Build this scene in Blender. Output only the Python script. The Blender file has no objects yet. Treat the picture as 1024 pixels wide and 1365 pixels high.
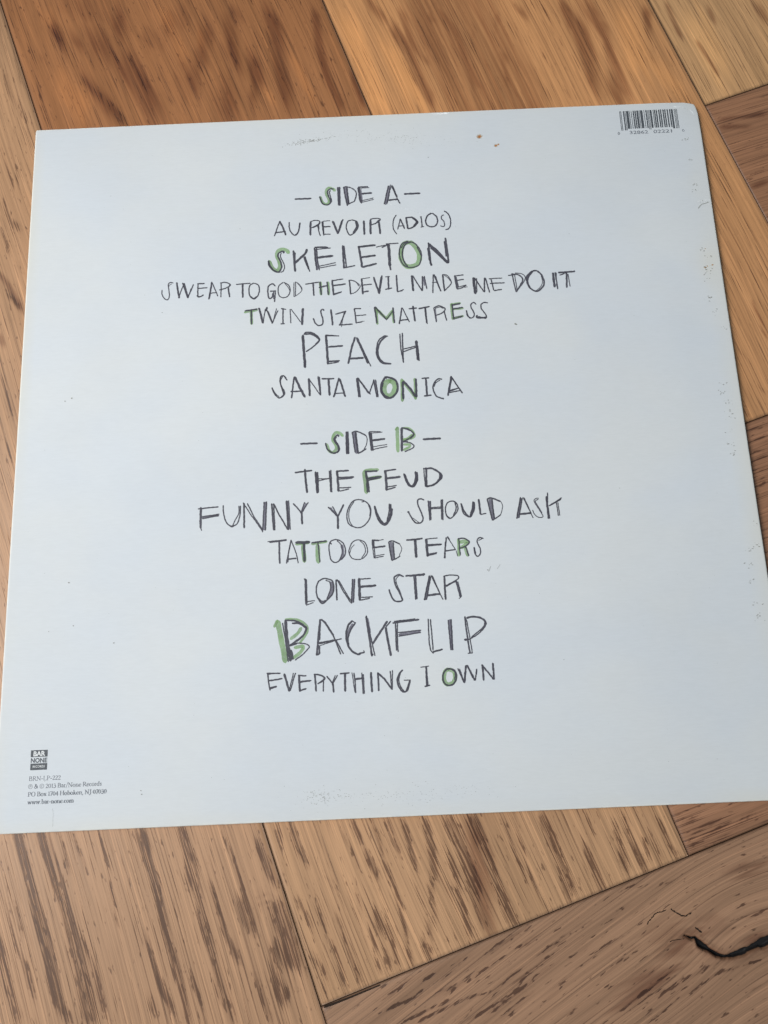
import bpy, bmesh, math, random
import numpy as np
from mathutils import Matrix, Vector

random.seed(7)
rng = np.random.default_rng(11)
scene = bpy.context.scene
COL = scene.collection
R = math.radians
MM = 0.001

# ------------------------------------------------------------------ camera
cd = bpy.data.cameras.new('camera')
cam = bpy.data.objects.new('camera', cd)
COL.objects.link(cam)
cd.sensor_fit = 'VERTICAL'
cd.sensor_width = 36.0
cd.sensor_height = 36.0
cd.lens = 27.69
cd.clip_start = 0.01
cd.clip_end = 60
AX = [[0.99902, 0.0442523, 0.0009096], [-0.0429897, 0.9749993, -0.2180097], [-0.0105343, 0.2177569, 0.9759462]]
cam.matrix_world = Matrix(((AX[0][0], AX[0][1], AX[0][2], 0.000534),
                           (AX[1][0], AX[1][1], AX[1][2], -0.108067),
                           (AX[2][0], AX[2][1], AX[2][2], 0.327109),
                           (0, 0, 0, 1)))
scene.camera = cam

# ------------------------------------------------------------------ light
world = bpy.data.worlds.new('World')
scene.world = world
world.use_nodes = True
bg = world.node_tree.nodes['Background']
bg.inputs[0].default_value = (0.66, 0.85, 1.0, 1)
bg.inputs[1].default_value = 0.27


def area(name, loc, target, size, size_y, power, colour, spread):
    l = bpy.data.lights.new(name, 'AREA')
    l.shape = 'RECTANGLE'
    l.size = size
    l.size_y = size_y
    l.energy = power
    l.color = colour
    l.spread = R(spread)
    o = bpy.data.objects.new(name, l)
    COL.objects.link(o)
    o.location = loc
    d = Vector(target) - Vector(loc)
    o.rotation_euler = d.to_track_quat('-Z', 'Y').to_euler()
    return o


area('window_light', (-0.95, -0.02, 1.15), (-0.095, 0.0, 0), 0.70, 0.70, 2.98, (0.985, 0.98, 0.960), 48)
area('room_bounce', (0.2, -1.5, 1.6), (0, 0, 0), 1.6, 1.2, 0.9, (1.0, 0.97, 0.93), 180)

scene.view_settings.view_transform = 'Standard'
scene.view_settings.look = 'None'
scene.view_settings.exposure = 0.0
scene.view_settings.gamma = 1.0
scene.view_settings.use_curve_mapping = False


# ------------------------------------------------------------------ helpers
def link(name, mesh, parent=None):
    o = bpy.data.objects.new(name, mesh)
    COL.objects.link(o)
    if parent is not None:
        o.parent = parent
    return o


def mesh_from(name, verts, faces, mats, face_mat=None, smooth=True):
    me = bpy.data.meshes.new(name)
    me.from_pydata([tuple(v) for v in verts], [], [tuple(f) for f in faces])
    for m in mats:
        me.materials.append(m)
    if face_mat is not None:
        me.polygons.foreach_set('material_index', np.array(face_mat, dtype=np.int32))
    me.polygons.foreach_set('use_smooth', np.full(len(me.polygons), smooth))
    me.update()
    return me


class NT:
    """small wrapper for building node trees"""

    def __init__(self, name):
        self.m = bpy.data.materials.new(name)
        self.m.use_nodes = True
        self.t = self.m.node_tree
        self.b = self.t.nodes['Principled BSDF']
        self.out = self.t.nodes['Material Output']

    def n(self, kind, **kw):
        nd = self.t.nodes.new(kind)
        for k, v in kw.items():
            setattr(nd, k, v)
        return nd

    def l(self, a, b):
        self.t.links.new(a, b)

    def put(self, sock, v):
        if hasattr(v, 'is_output') or isinstance(v, bpy.types.NodeSocket):
            self.l(v, sock)
        else:
            sock.default_value = v

    def math(self, op, a, b=0.0, c=None, clamp=False):
        nd = self.n('ShaderNodeMath', operation=op, use_clamp=clamp)
        self.put(nd.inputs[0], a)
        self.put(nd.inputs[1], b)
        if c is not None:
            self.put(nd.inputs[2], c)
        return nd.outputs[0]

    def ramp(self, v, lo, hi, a=0.0, b=1.0):
        nd = self.n('ShaderNodeMapRange', interpolation_type='SMOOTHSTEP')
        self.put(nd.inputs[0], v)
        self.put(nd.inputs[1], lo)
        self.put(nd.inputs[2], hi)
        self.put(nd.inputs[3], a)
        self.put(nd.inputs[4], b)
        return nd.outputs[0]

    def attr(self, name):
        return self.n('ShaderNodeAttribute', attribute_name=name)

    def mixc(self, fac, a, b, mode='MIX'):
        nd = self.n('ShaderNodeMix', data_type='RGBA', blend_type=mode)
        self.put(nd.inputs[0], fac)
        self.put(nd.inputs[6], a)
        self.put(nd.inputs[7], b)
        return nd.outputs[2]

    def noise(self, vec, scale=1.0, detail=3.0, rough=0.5, dist=0.0):
        nd = self.n('ShaderNodeTexNoise')
        self.l(vec, nd.inputs['Vector'])
        nd.inputs['Scale'].default_value = scale
        nd.inputs['Detail'].default_value = detail
        nd.inputs['Roughness'].default_value = rough
        nd.inputs['Distortion'].default_value = dist
        return nd.outputs[0]

    def vmul(self, vec, s):
        nd = self.n('ShaderNodeVectorMath', operation='MULTIPLY')
        self.l(vec, nd.inputs[0])
        nd.inputs[1].default_value = s
        return nd.outputs[0]

    def bump(self, h, strength, dist):
        nd = self.n('ShaderNodeBump')
        nd.inputs['Strength'].default_value = strength
        nd.inputs['Distance'].default_value = dist
        self.l(h, nd.inputs['Height'])
        self.l(nd.outputs[0], self.b.inputs['Normal'])


# ------------------------------------------------------------------ materials
def oak_material():
    t = NT('oiled_oak')
    g = t.attr('grain').outputs['Vector']
    fig = t.attr('figure').outputs['Fac']
    dark = t.attr('dark_tone').outputs['Fac']
    light = t.attr('light_tone').outputs['Fac']
    base = t.attr('plank_colour').outputs['Color']
    wear = t.attr('joint').outputs['Fac']
    void = t.attr('void').outputs['Fac']
    dash = t.attr('dashes').outputs['Fac']
    # streak noises, all stretched along the grain
    n1 = t.noise(t.vmul(g, (26, 1500, 1)), 1, 3.0, 0.6, 0.1)       # hair pores
    n2 = t.noise(t.vmul(g, (190, 820, 1)), 1, 2.0, 0.5, 0.2)       # short dashes
    n4 = t.noise(t.vmul(g, (8, 1350, 1)), 1, 2.0, 0.6)            # hairlines
    st = t.noise(t.vmul(g, (14, 380, 1)), 1, 4.0, 0.65)            # streaks that fray every figure
    fib = t.noise(t.vmul(g, (9, 820, 1)), 1, 4.0, 0.75)           # fibre
    mid = t.noise(t.vmul(g, (6, 130, 1)), 1, 4.0, 0.6, 0.5)
    broad = t.noise(t.vmul(g, (5, 24, 1)), 1, 3.0, 0.5, 0.8)
    fray = t.math('MULTIPLY', t.math('SUBTRACT', st, 0.5), 1.5)
    fig2 = t.ramp(t.math('ADD', fig, t.math('MULTIPLY', fray, 0.75)), 0.08, 0.95)
    rows = t.ramp(dash, 0.85, 0.95)                                 # planks whose pores stand in rows of short dashes
    pore1 = t.ramp(t.math('ADD', n1, t.math('MULTIPLY', fig2, 0.13)), 0.59, 0.69)
    pore1 = t.math('MULTIPLY', pore1, t.math('SUBTRACT', 1.0, t.math('MULTIPLY', rows, 0.85)))
    pore2 = t.math('MULTIPLY', t.ramp(t.math('ADD', n2, t.math('MULTIPLY', fig2, t.math('ADD', 0.12, t.math('MULTIPLY', rows, 0.115)))), 0.64, 0.74), dash)
    pore3 = t.ramp(t.math('ADD', n4, t.math('MULTIPLY', fig2, 0.10)), 0.565, 0.69, 0.0, 0.60)
    pores = t.math('ADD', t.math('MAXIMUM', pore1, pore2), pore3, clamp=True)
    dk = t.math('MULTIPLY', t.ramp(t.math('ADD', dark, t.math('MULTIPLY', fray, t.math('ADD', t.math('MULTIPLY', dark, 1.1), 0.2))), 0.05, 1.0), 1.05)
    dk = t.math('ADD', dk, t.math('MULTIPLY', fig2, 0.27))
    lt = t.ramp(t.math('ADD', light, t.math('MULTIPLY', fray, 0.6)), 0.15, 0.95)
    val = t.math('ADD', t.ramp(fib, 0.22, 0.78, 0.76, 1.22),
                 t.ramp(mid, 0.25, 0.75, -0.10, 0.10))
    val = t.math('ADD', val, t.ramp(broad, 0.3, 0.7, -0.06, 0.06))
    c = t.mixc(t.math('MULTIPLY', lt, 0.55, clamp=True), base,
               t.mixc(1.0, base, (1.50, 1.42, 1.25, 1), 'MULTIPLY'))
    c = t.mixc(t.math('MULTIPLY', dk, 0.75, clamp=True), c,
               t.mixc(1.0, c, (0.42, 0.315, 0.285, 1), 'MULTIPLY'))
    sc = t.n('ShaderNodeVectorMath', operation='SCALE')
    t.l(c, sc.inputs[0])
    t.l(val, sc.inputs['Scale'])
    c = sc.outputs[0]
    # pale rays, and tiny flecks that paint in the glints of the pores
    ray_glint = t.ramp(t.noise(t.vmul(g, (16, 1400, 3)), 1, 2.0, 0.5), 0.56, 0.72)
    c = t.mixc(t.math('MULTIPLY', ray_glint, 0.55), c, t.mixc(1.0, c, (1.5, 1.45, 1.42, 1), 'MULTIPLY'))
    porecol = t.mixc(1.0, c, (0.25, 0.205, 0.20, 1), 'MULTIPLY')
    c = t.mixc(t.math('MULTIPLY', pores, 0.88, clamp=True), c, porecol)
    c = t.mixc(t.math('MULTIPLY', wear, 0.72, clamp=True), c, (0.060, 0.032, 0.020, 1))  # stained bevels; the shading of the groove is put into this brown too
    c = t.mixc(t.ramp(t.math('ADD', void, t.math('MULTIPLY', fray, 0.12)), 0.42, 0.62), c, (0.010, 0.009, 0.009, 1))
    t.l(c, t.b.inputs['Base Color'])
    t.b.inputs['Specular IOR Level'].default_value = 0.32
    t.l(t.ramp(mid, 0.2, 0.8, 0.40, 0.52), t.b.inputs['Roughness'])
    h = t.math('SUBTRACT', t.math('MULTIPLY', fib, 0.35), pores)
    t.bump(h, 0.35, 0.00012)
    return t.m


def plain(name, col, rough=0.7, spec=0.3):
    t = NT(name)
    geo = t.n('ShaderNodeTexCoord').outputs['Object']
    n = t.noise(geo, 900, 3.0)
    c = t.mixc(t.ramp(n, 0.3, 0.7), tuple(x * 0.85 for x in col) + (1,), tuple(x * 1.15 for x in col) + (1,))
    t.l(c, t.b.inputs['Base Color'])
    t.b.inputs['Roughness'].default_value = rough
    t.b.inputs['Specular IOR Level'].default_value = spec
    return t.m


def card_material():
    t = NT('uncoated_white_card')
    geo = t.n('ShaderNodeTexCoord').outputs['Object']
    weave = t.noise(t.vmul(geo, (260, 1700, 90)), 1, 3.0, 0.6)
    weave2 = t.noise(t.vmul(geo, (120, 400, 40)), 1, 3.0, 0.6)
    blot = t.noise(geo, 9.0, 4.0, 0.55, 0.5)
    tint = t.noise(t.vmul(geo, (14, 18, 14)), 1, 3.0, 0.55)
    speck = t.noise(geo, 1500.0, 2.0, 0.5)
    edge = t.attr('edge_wear').outputs['Fac']
    yellow = t.attr('yellowing').outputs['Fac']
    c = t.mixc(t.ramp(tint, 0.3, 0.7), (0.533, 0.558, 0.588, 1), (0.558, 0.570, 0.575, 1))
    v = t.math('ADD', t.ramp(weave, 0.2, 0.8, 0.98, 1.018), t.ramp(blot, 0.25, 0.75, -0.026, 0.026))
    v = t.math('ADD', v, t.ramp(weave2, 0.25, 0.75, -0.006, 0.006))
    sc = t.n('ShaderNodeVectorMath', operation='SCALE')
    t.l(c, sc.inputs[0])
    t.l(v, sc.inputs['Scale'])
    c = sc.outputs[0]
    c = t.mixc(t.math('MULTIPLY', yellow, t.ramp(blot, 0.35, 0.65, 0.15, 0.6), clamp=True), c, (0.58, 0.54, 0.44, 1))
    c = t.mixc(t.math('MULTIPLY', edge, t.ramp(t.noise(geo, 220.0, 3.0), 0.3, 0.65, 0.25, 1.0), clamp=True), c, (0.72, 0.70, 0.635, 1))
    t.l(c, t.b.inputs['Base Color'])
    t.b.inputs['Roughness'].default_value = 0.62
    t.b.inputs['Specular IOR Level'].default_value = 0.25
    t.bump(t.math('ADD', weave, t.math('MULTIPLY', speck, 0.6)), 0.14, 0.00008)
    return t.m


def ink_material(name, col, cover, lo, hi, scale):
    """marker ink: uneven cover, the card shows through where the pen ran dry"""
    t = NT(name)
    geo = t.n('ShaderNodeTexCoord').outputs['Object']
    n = t.noise(geo, scale, 4.0, 0.6)
    n2 = t.noise(geo, 160.0, 3.0, 0.5)
    c = t.mixc(t.ramp(n2, 0.3, 0.7), tuple(x * 0.85 for x in col) + (1,), tuple(x * 1.2 for x in col) + (1,))
    t.l(c, t.b.inputs['Base Color'])
    t.b.inputs['Roughness'].default_value = 0.55
    t.b.inputs['Specular IOR Level'].default_value = 0.25
    a = t.ramp(n, lo, hi, cover * 0.72, cover)
    t.l(a, t.b.inputs['Alpha'])
    return t.m


M_OAK = oak_material()
M_GAP = plain('dark_joint', (0.055, 0.032, 0.020), 0.9, 0.1)
M_CRACK = plain('knot_void', (0.030, 0.020, 0.015), 0.9, 0.05)
M_CARD = card_material()
M_CORE = plain('inner_paper', (0.70, 0.68, 0.62), 0.8, 0.2)
M_INK = ink_material('charcoal_ink', (0.058, 0.056, 0.072), 0.95, 0.30, 0.60, 2600)
M_WASH = ink_material('grey_violet_wash', (0.125, 0.115, 0.155), 0.75, 0.30, 0.65, 1800)
M_GREEN = ink_material('leaf_green_marker', (0.215, 0.355, 0.150), 0.68, 0.30, 0.65, 700)
M_PRINT = ink_material('printed_grey', (0.055, 0.062, 0.072), 0.90, 0.30, 0.6, 3000)
M_SMALL = ink_material('small_print_grey', (0.15, 0.16, 0.185), 0.90, 0.30, 0.6, 3000)
M_SCUFF = ink_material('scuff_grey', (0.20, 0.19, 0.145), 0.62, 0.35, 0.65, 2500)
M_RUST = ink_material('rust_brown', (0.42, 0.15, 0.035), 0.85, 0.35, 0.6, 2500)
M_HALO = ink_material('rust_halo', (0.50, 0.36, 0.20), 0.30, 0.3, 0.7, 1500)
M_CREASE = ink_material('paper_crease', (0.78, 0.79, 0.79), 0.8, 0.3, 0.6, 1500)

# ------------------------------------------------------------------ data
INK = {}
INK['side_a_heading'] = '''
k0.87 -34.5,114.1 -27.1,114.1
gc1.30 -15.9,117.5 -17.0,118.7 -18.7,119.2 -19.8,117.9 -19.9,115.7 -18.9,113.5 -19.0,111.5 -20.5,110.8 -21.9,111.9 -22.9,114.8
kc0.70 -16.6,118.4 -18.1,118.6 -19.4,117.2 -19.0,114.9 -18.2,112.9 -18.5,111.0 -20.0,110.4 -22.0,111.4 -23.1,114.8
kc0.52 -17.9,117.8 -18.5,116.9 -18.0,114.1 -17.6,112.2 -18.5,110.8
k0.78 -14.6,119.3 -14.4,109.9
k0.78 -13.7,119.3 -13.9,109.8
l1.04 -14.1,119.2 -14.1,110.1
k0.70 -11.8,119.0 -11.1,113.3 -10.4,109.5
l1.31 -10.9,118.9 -10.1,110.8
k0.78 -10.4,119.2 -9.8,110.6
kc0.61 -12.0,119.0 -10.6,119.4 -7.8,118.3 -6.3,116.5 -6.2,114.3 -7.1,111.6
kc0.61 -7.1,111.6 -8.5,111.0 -10.2,110.1
k0.87 -4.8,118.8 -4.4,114.4 -3.9,110.5
k0.44 -5.3,118.6 -4.8,112.5 -4.2,110.6
l0.52 -3.9,117.8 -3.5,111.2
k0.61 -5.0,119.0 -0.6,118.9
k0.43 -4.6,118.3 -0.0,118.4
k0.96 -3.6,115.3 1.0,115.6
k0.43 -3.7,111.7 1.7,112.9
k0.43 -3.8,110.9 1.8,112.1
l1.48 9.4,118.6 7.2,109.5
k0.61 8.9,118.9 6.6,109.5
k0.61 9.9,118.4 7.9,109.7
k0.43 9.9,119.4 10.9,117.1 12.7,111.9 13.9,109.4
k0.43 10.6,119.1 12.5,113.1
k0.35 11.0,118.6 12.9,112.6
k0.87 8.3,111.4 12.8,111.7
k0.61 12.8,111.9 13.8,109.4
k0.95 16.1,114.2 23.3,114.3
'''
INK['song_au'] = '''
k0.60 -41.7,103.1 -44.3,95.6
k0.86 -41.7,103.0 -40.5,100.3 -39.1,95.9
k0.69 -43.8,97.3 -39.2,97.7
kc0.60 -37.4,102.3 -37.4,99.9 -36.9,97.6 -35.4,95.7 -34.1,95.9 -33.0,98.0 -32.4,101.8
kc0.43 -32.7,101.8 -33.0,98.9 -33.7,96.8 -34.8,95.7
k0.95 -27.6,102.0 -27.8,95.3
kc0.52 -27.8,102.0 -25.8,102.7 -23.7,102.3 -23.5,101.3 -25.4,99.5 -27.4,99.0
kc0.86 -23.3,101.6 -24.1,100.4 -26.7,99.1
k0.52 -24.4,99.9 -23.8,96.6 -23.3,94.6
k0.43 -23.9,100.4 -23.8,98.0
k0.60 -22.4,101.8 -21.7,94.8
k0.60 -21.9,102.0 -21.8,98.4 -21.7,95.0
k0.43 -21.9,102.0 -18.7,102.2
k0.69 -21.6,99.2 -18.6,99.2
k0.52 -21.7,95.4 -18.6,95.3
k1.03 -17.4,101.8 -15.2,95.4
k0.69 -12.7,102.5 -15.0,95.6
k0.52 -13.3,102.0 -15.2,95.9
kc0.60 -8.8,102.0 -10.5,101.4 -11.3,98.6 -10.7,95.7 -9.7,94.4 -7.9,95.3 -6.4,97.1 -5.8,98.8 -6.5,101.2 -8.6,102.1
kc0.86 -6.9,101.5 -6.6,98.3 -8.2,95.5
k0.95 -3.1,101.3 -3.2,94.4
k1.03 -0.1,101.7 -0.3,94.5
kc0.60 -0.1,102.0 1.6,102.3 4.2,102.0 3.9,100.8 2.1,99.7 -0.0,99.1
k0.95 3.7,100.6 4.1,94.4
k0.52 3.9,101.5 1.9,99.4
kc0.52 11.8,103.5 10.6,101.4 10.1,98.8 10.4,96.1 11.6,93.8
k0.52 13.6,101.5 12.2,96.2
k0.69 13.6,101.5 15.3,96.4
k0.52 12.6,97.8 15.2,98.0
k0.86 16.3,102.1 16.8,96.3
kc0.77 16.3,101.9 18.8,102.0 20.5,100.9 21.5,99.4 20.3,97.8 18.6,96.7 16.9,96.3
kc0.69 19.2,101.5 20.7,100.2 20.8,99.2 19.5,97.4
k0.43 22.7,102.1 23.4,102.2
k0.60 23.2,102.0 23.4,96.9
k0.51 22.8,96.8 24.2,97.1
kc0.69 28.0,103.7 26.2,102.6 25.2,100.0 25.6,97.8 27.2,96.8 29.3,97.1 30.6,99.2 30.2,101.9 28.4,103.6
kc0.52 33.6,102.5 32.7,102.1 32.5,100.6 33.5,99.1 33.6,96.9 32.7,96.6 31.8,97.0
kc0.60 34.0,104.6 35.7,102.8 36.6,99.9 36.3,97.0 35.4,95.4 34.0,94.9
'''
INK['song_sk'] = '''
gc1.71 -37.9,86.7 -38.9,88.1 -40.8,88.7 -42.8,87.8 -43.4,85.5 -42.4,83.1 -42.0,80.3 -43.3,78.0 -45.2,79.3 -46.9,83.1
kc0.77 -39.8,87.2 -40.6,87.7 -42.4,86.9 -42.8,85.2 -41.8,83.1 -41.2,80.0 -42.5,77.5 -44.8,78.3 -46.3,80.5 -47.2,83.1
k0.94 -40.2,87.5 -40.2,86.8
kc0.51 -41.3,86.8 -41.7,85.2 -40.5,82.3 -39.9,79.9 -40.4,77.9 -41.6,77.2
kc0.68 -46.9,83.3 -47.1,81.5 -45.9,79.3 -44.0,77.6 -42.1,77.3
k1.03 -35.7,87.7 -35.4,82.5 -35.1,77.4
k0.51 -34.9,86.7 -35.2,80.6
kc1.11 -29.5,88.1 -30.6,85.8 -32.8,83.8 -35.2,81.3
k0.60 -31.1,84.2 -29.1,78.2
k0.60 -30.5,84.6 -28.5,77.0
l0.51 -30.8,84.4 -28.9,78.0
k0.77 -26.1,88.7 -25.8,82.5 -25.3,77.6
k0.60 -25.2,88.6 -24.8,81.5 -24.1,77.5
l0.68 -25.7,88.2 -24.9,77.8
k0.51 -26.1,88.8 -19.9,88.6
k0.51 -25.0,87.9 -18.8,88.3
k0.60 -25.9,89.1 -20.3,88.9
k1.11 -25.1,83.7 -17.9,84.3
k0.51 -24.2,79.4 -16.7,80.8
k0.51 -24.2,78.5 -16.5,79.7
k0.94 -13.2,89.2 -13.0,77.9
k0.68 -12.7,89.0 -11.9,78.3
k0.68 -12.7,78.1 -8.0,78.9
k1.03 -5.9,88.2 -5.3,82.9 -4.8,78.0
k1.03 -6.3,88.2 1.6,88.7
k1.02 -4.8,82.9 1.4,83.5
k1.02 -4.6,78.0 1.7,79.4
k0.51 2.0,87.7 6.1,88.5
k0.68 4.6,87.4 7.4,88.7
k0.60 6.5,89.0 12.1,89.2
k1.37 7.6,88.7 7.8,78.1
k0.85 7.8,78.1 8.0,76.0
gc2.14 17.0,89.4 14.2,88.3 13.1,84.4 13.2,80.6 15.4,77.5 17.9,77.3 20.5,78.8 21.4,82.1 20.5,85.9 18.5,88.6 17.0,89.4
kc0.60 16.6,90.1 13.8,88.8 12.4,85.4 12.6,81.6 13.7,78.5 15.8,77.0 18.7,76.8 21.1,78.1 22.2,81.6 22.1,84.4 20.6,87.6 18.5,89.3 16.6,89.2
kc0.68 17.7,89.6 15.5,88.5 14.1,86.2 13.7,82.5 14.6,79.1 15.8,77.4
kc0.43 16.6,89.6 14.7,88.8 13.3,86.7
kc0.51 20.5,86.8 21.5,84.4 22.0,82.5
k0.77 25.8,88.7 26.1,82.3 26.4,77.2
k0.68 25.4,86.1 25.7,80.5 26.8,77.4
l0.85 26.0,84.7 26.2,78.1
k1.28 25.9,88.0 29.8,84.0 33.9,78.2
k0.68 26.7,86.1 32.9,79.2
k0.94 33.6,90.7 34.2,83.3 34.3,78.2
k0.68 33.1,89.1 33.5,81.5
'''
INK['song_sw'] = '''
kc0.51 -90.3,74.3 -91.5,74.6 -92.5,73.7 -92.2,71.1 -91.9,68.4 -92.6,66.2 -94.1,66.8 -95.2,69.0 -95.3,71.1
kc0.34 -90.9,73.9 -92.1,73.2 -92.2,72.5
k0.85 -88.7,74.4 -87.5,66.8
k0.51 -87.8,66.8 -85.8,72.7
k0.68 -86.0,74.1 -83.6,66.6
k0.51 -85.3,74.0 -83.4,67.0
k0.59 -81.1,73.1 -83.6,66.8
k0.42 -82.3,71.1 -83.4,66.6
k0.59 -79.1,73.5 -79.1,66.8
k0.68 -79.3,73.4 -76.2,73.4
k0.59 -79.2,71.1 -74.9,71.2
kc0.59 -79.6,67.5 -77.9,67.0 -76.6,67.8
k0.42 -78.7,66.6 -76.6,67.6
k0.76 -72.8,73.9 -74.1,65.6
l0.68 -73.0,72.1 -73.9,66.1
k0.51 -72.6,73.4 -70.1,66.9
k0.51 -73.4,68.4 -70.9,68.7
k0.51 -68.6,73.2 -68.7,66.3
kc0.59 -69.0,73.3 -66.5,73.4 -64.4,72.1 -66.1,70.8 -69.4,69.8
k0.76 -65.4,70.5 -64.8,66.2
k0.42 -64.8,72.1 -65.2,70.7
k0.59 -61.8,72.2 -55.5,72.5
k0.85 -58.9,72.3 -58.9,65.7
kc0.59 -53.9,72.5 -55.6,71.4 -56.1,69.1 -55.7,66.4 -54.1,64.7 -52.4,65.7 -51.4,68.7 -51.8,71.3 -53.7,72.4
kc0.59 -55.2,65.9 -54.1,64.9 -52.6,65.8
kc0.68 -44.2,70.6 -45.4,71.7 -47.1,70.8 -47.6,68.5 -47.4,65.7 -46.8,64.5 -45.7,65.2 -45.3,67.0
k0.68 -46.5,68.1 -44.0,68.1
k0.59 -44.2,68.1 -44.6,62.8
k0.51 -45.0,67.7 -45.0,64.2
kc0.51 -40.7,72.2 -42.5,70.6 -43.0,68.0 -42.3,65.5 -40.4,64.6 -38.5,65.5 -37.5,68.2 -38.2,70.6 -40.3,72.2
kc0.34 -39.9,71.6 -38.3,69.4 -37.6,67.6
k0.42 -35.8,71.9 -35.9,64.9
k0.42 -35.0,72.1 -35.2,65.4
kc0.34 -35.2,72.2 -33.8,71.3 -32.3,69.1 -32.5,67.5 -34.1,65.9 -35.8,64.9
kc0.34 -34.4,71.6 -32.8,69.6 -32.4,68.2
k0.59 -30.6,70.8 -24.5,71.5
l0.59 -27.0,71.2 -26.9,65.0
k0.51 -27.3,71.0 -27.0,65.0
g1.27 -23.9,71.5 -23.6,65.3
g1.27 -20.5,71.3 -20.2,65.1
k0.76 -24.0,71.5 -23.6,65.3
k0.76 -24.5,68.8 -20.5,69.7
k0.68 -20.9,71.4 -20.4,65.2
k0.85 -18.5,72.2 -18.1,64.9
k0.59 -18.7,71.9 -13.6,72.5
k0.76 -17.9,69.5 -12.6,70.0
k0.51 -18.0,65.3 -14.4,66.3
k0.42 -18.0,64.9 -14.6,66.0
k0.68 -10.8,71.9 -10.4,64.9
kc0.42 -10.8,71.7 -8.5,71.3 -6.5,69.4 -6.1,68.2 -7.9,66.0 -10.4,64.9
kc0.42 -10.2,71.9 -7.7,70.6 -6.7,68.7
k0.85 -5.2,72.1 -5.0,64.7
k0.42 -5.5,72.2 -1.5,72.6
k0.59 -5.2,69.1 -0.8,69.3
k0.76 -4.9,65.6 -2.4,66.0
k0.85 0.2,72.7 2.4,64.5
k0.76 4.0,73.3 2.5,64.8
k0.34 3.4,72.6 2.2,65.7
k0.51 5.5,72.6 7.4,72.8
k0.76 6.8,72.7 6.7,66.4
k0.59 5.2,66.5 8.2,67.0
k0.76 10.5,73.2 10.6,65.1
k0.50 10.6,64.9 13.4,66.0
k0.51 11.5,65.2 12.8,65.4
k1.01 17.4,72.6 17.7,65.2
k0.59 17.8,72.6 21.6,65.0
k0.68 22.2,72.1 21.8,65.0
k0.59 23.0,72.1 23.8,65.8
l0.59 22.6,71.7 23.0,67.5
k0.59 27.1,72.7 26.4,63.7
k0.68 27.4,72.7 30.0,64.4
k0.42 28.1,71.9 29.6,65.8
k0.42 26.4,68.8 28.8,68.9
k0.76 31.3,72.5 31.7,64.4
kc0.51 31.3,72.5 33.4,71.9 34.9,69.1 34.4,67.2 31.8,64.6
kc0.34 31.9,72.2 33.7,70.7 34.6,69.1
k0.93 36.8,71.7 37.4,65.2
k0.59 36.7,71.5 40.6,71.9
k0.59 37.2,69.2 40.6,69.7
kc0.59 37.4,65.0 39.3,65.5 41.5,66.7
k0.42 37.7,65.9 41.5,66.9
k0.34 40.6,65.8 42.1,65.9
k0.42 37.3,71.0 38.1,65.9
k1.27 45.0,70.2 45.4,62.5
k0.51 46.4,69.9 46.1,63.2
k0.59 45.5,70.2 49.3,63.1
k0.67 50.0,69.9 49.5,63.0
k0.59 50.4,69.9 51.8,62.7
k0.51 52.0,69.4 57.9,69.5
k0.59 52.9,69.3 53.7,63.8
k0.59 52.3,67.1 58.8,67.1
k0.59 53.9,63.5 57.3,63.9
k0.59 60.8,70.6 63.8,71.0
k0.59 62.5,71.4 63.6,62.6
k0.42 63.6,71.1 64.2,63.2
kc0.67 62.3,71.3 65.4,70.7 67.1,68.4 65.9,65.7 63.7,62.4
kc0.42 64.0,71.7 66.7,71.2 68.3,69.5 67.5,67.2 64.4,63.2
kc0.76 73.0,72.4 71.2,71.9 69.3,69.5 68.9,67.2 69.8,64.4 71.5,62.7 73.4,62.3 75.9,64.5 76.6,66.8 75.7,70.1 74.0,72.1 72.8,72.5
kc0.59 71.9,71.9 69.8,69.4 69.3,66.7 70.3,63.6
kc0.34 75.5,69.6 75.9,66.8 74.6,64.1 72.8,62.6
k0.59 72.4,62.6 73.6,62.3
kc0.51 71.5,72.1 69.0,69.9 68.6,67.6
k1.10 80.9,70.8 81.1,64.0
k0.59 81.9,71.1 82.4,62.9
k0.42 82.4,70.9 82.0,64.2
k0.84 83.4,70.9 90.8,71.2
k0.59 83.9,69.6 87.0,70.8
k0.84 87.0,70.5 86.5,63.5
k0.42 87.6,70.0 88.0,63.9
'''
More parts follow.
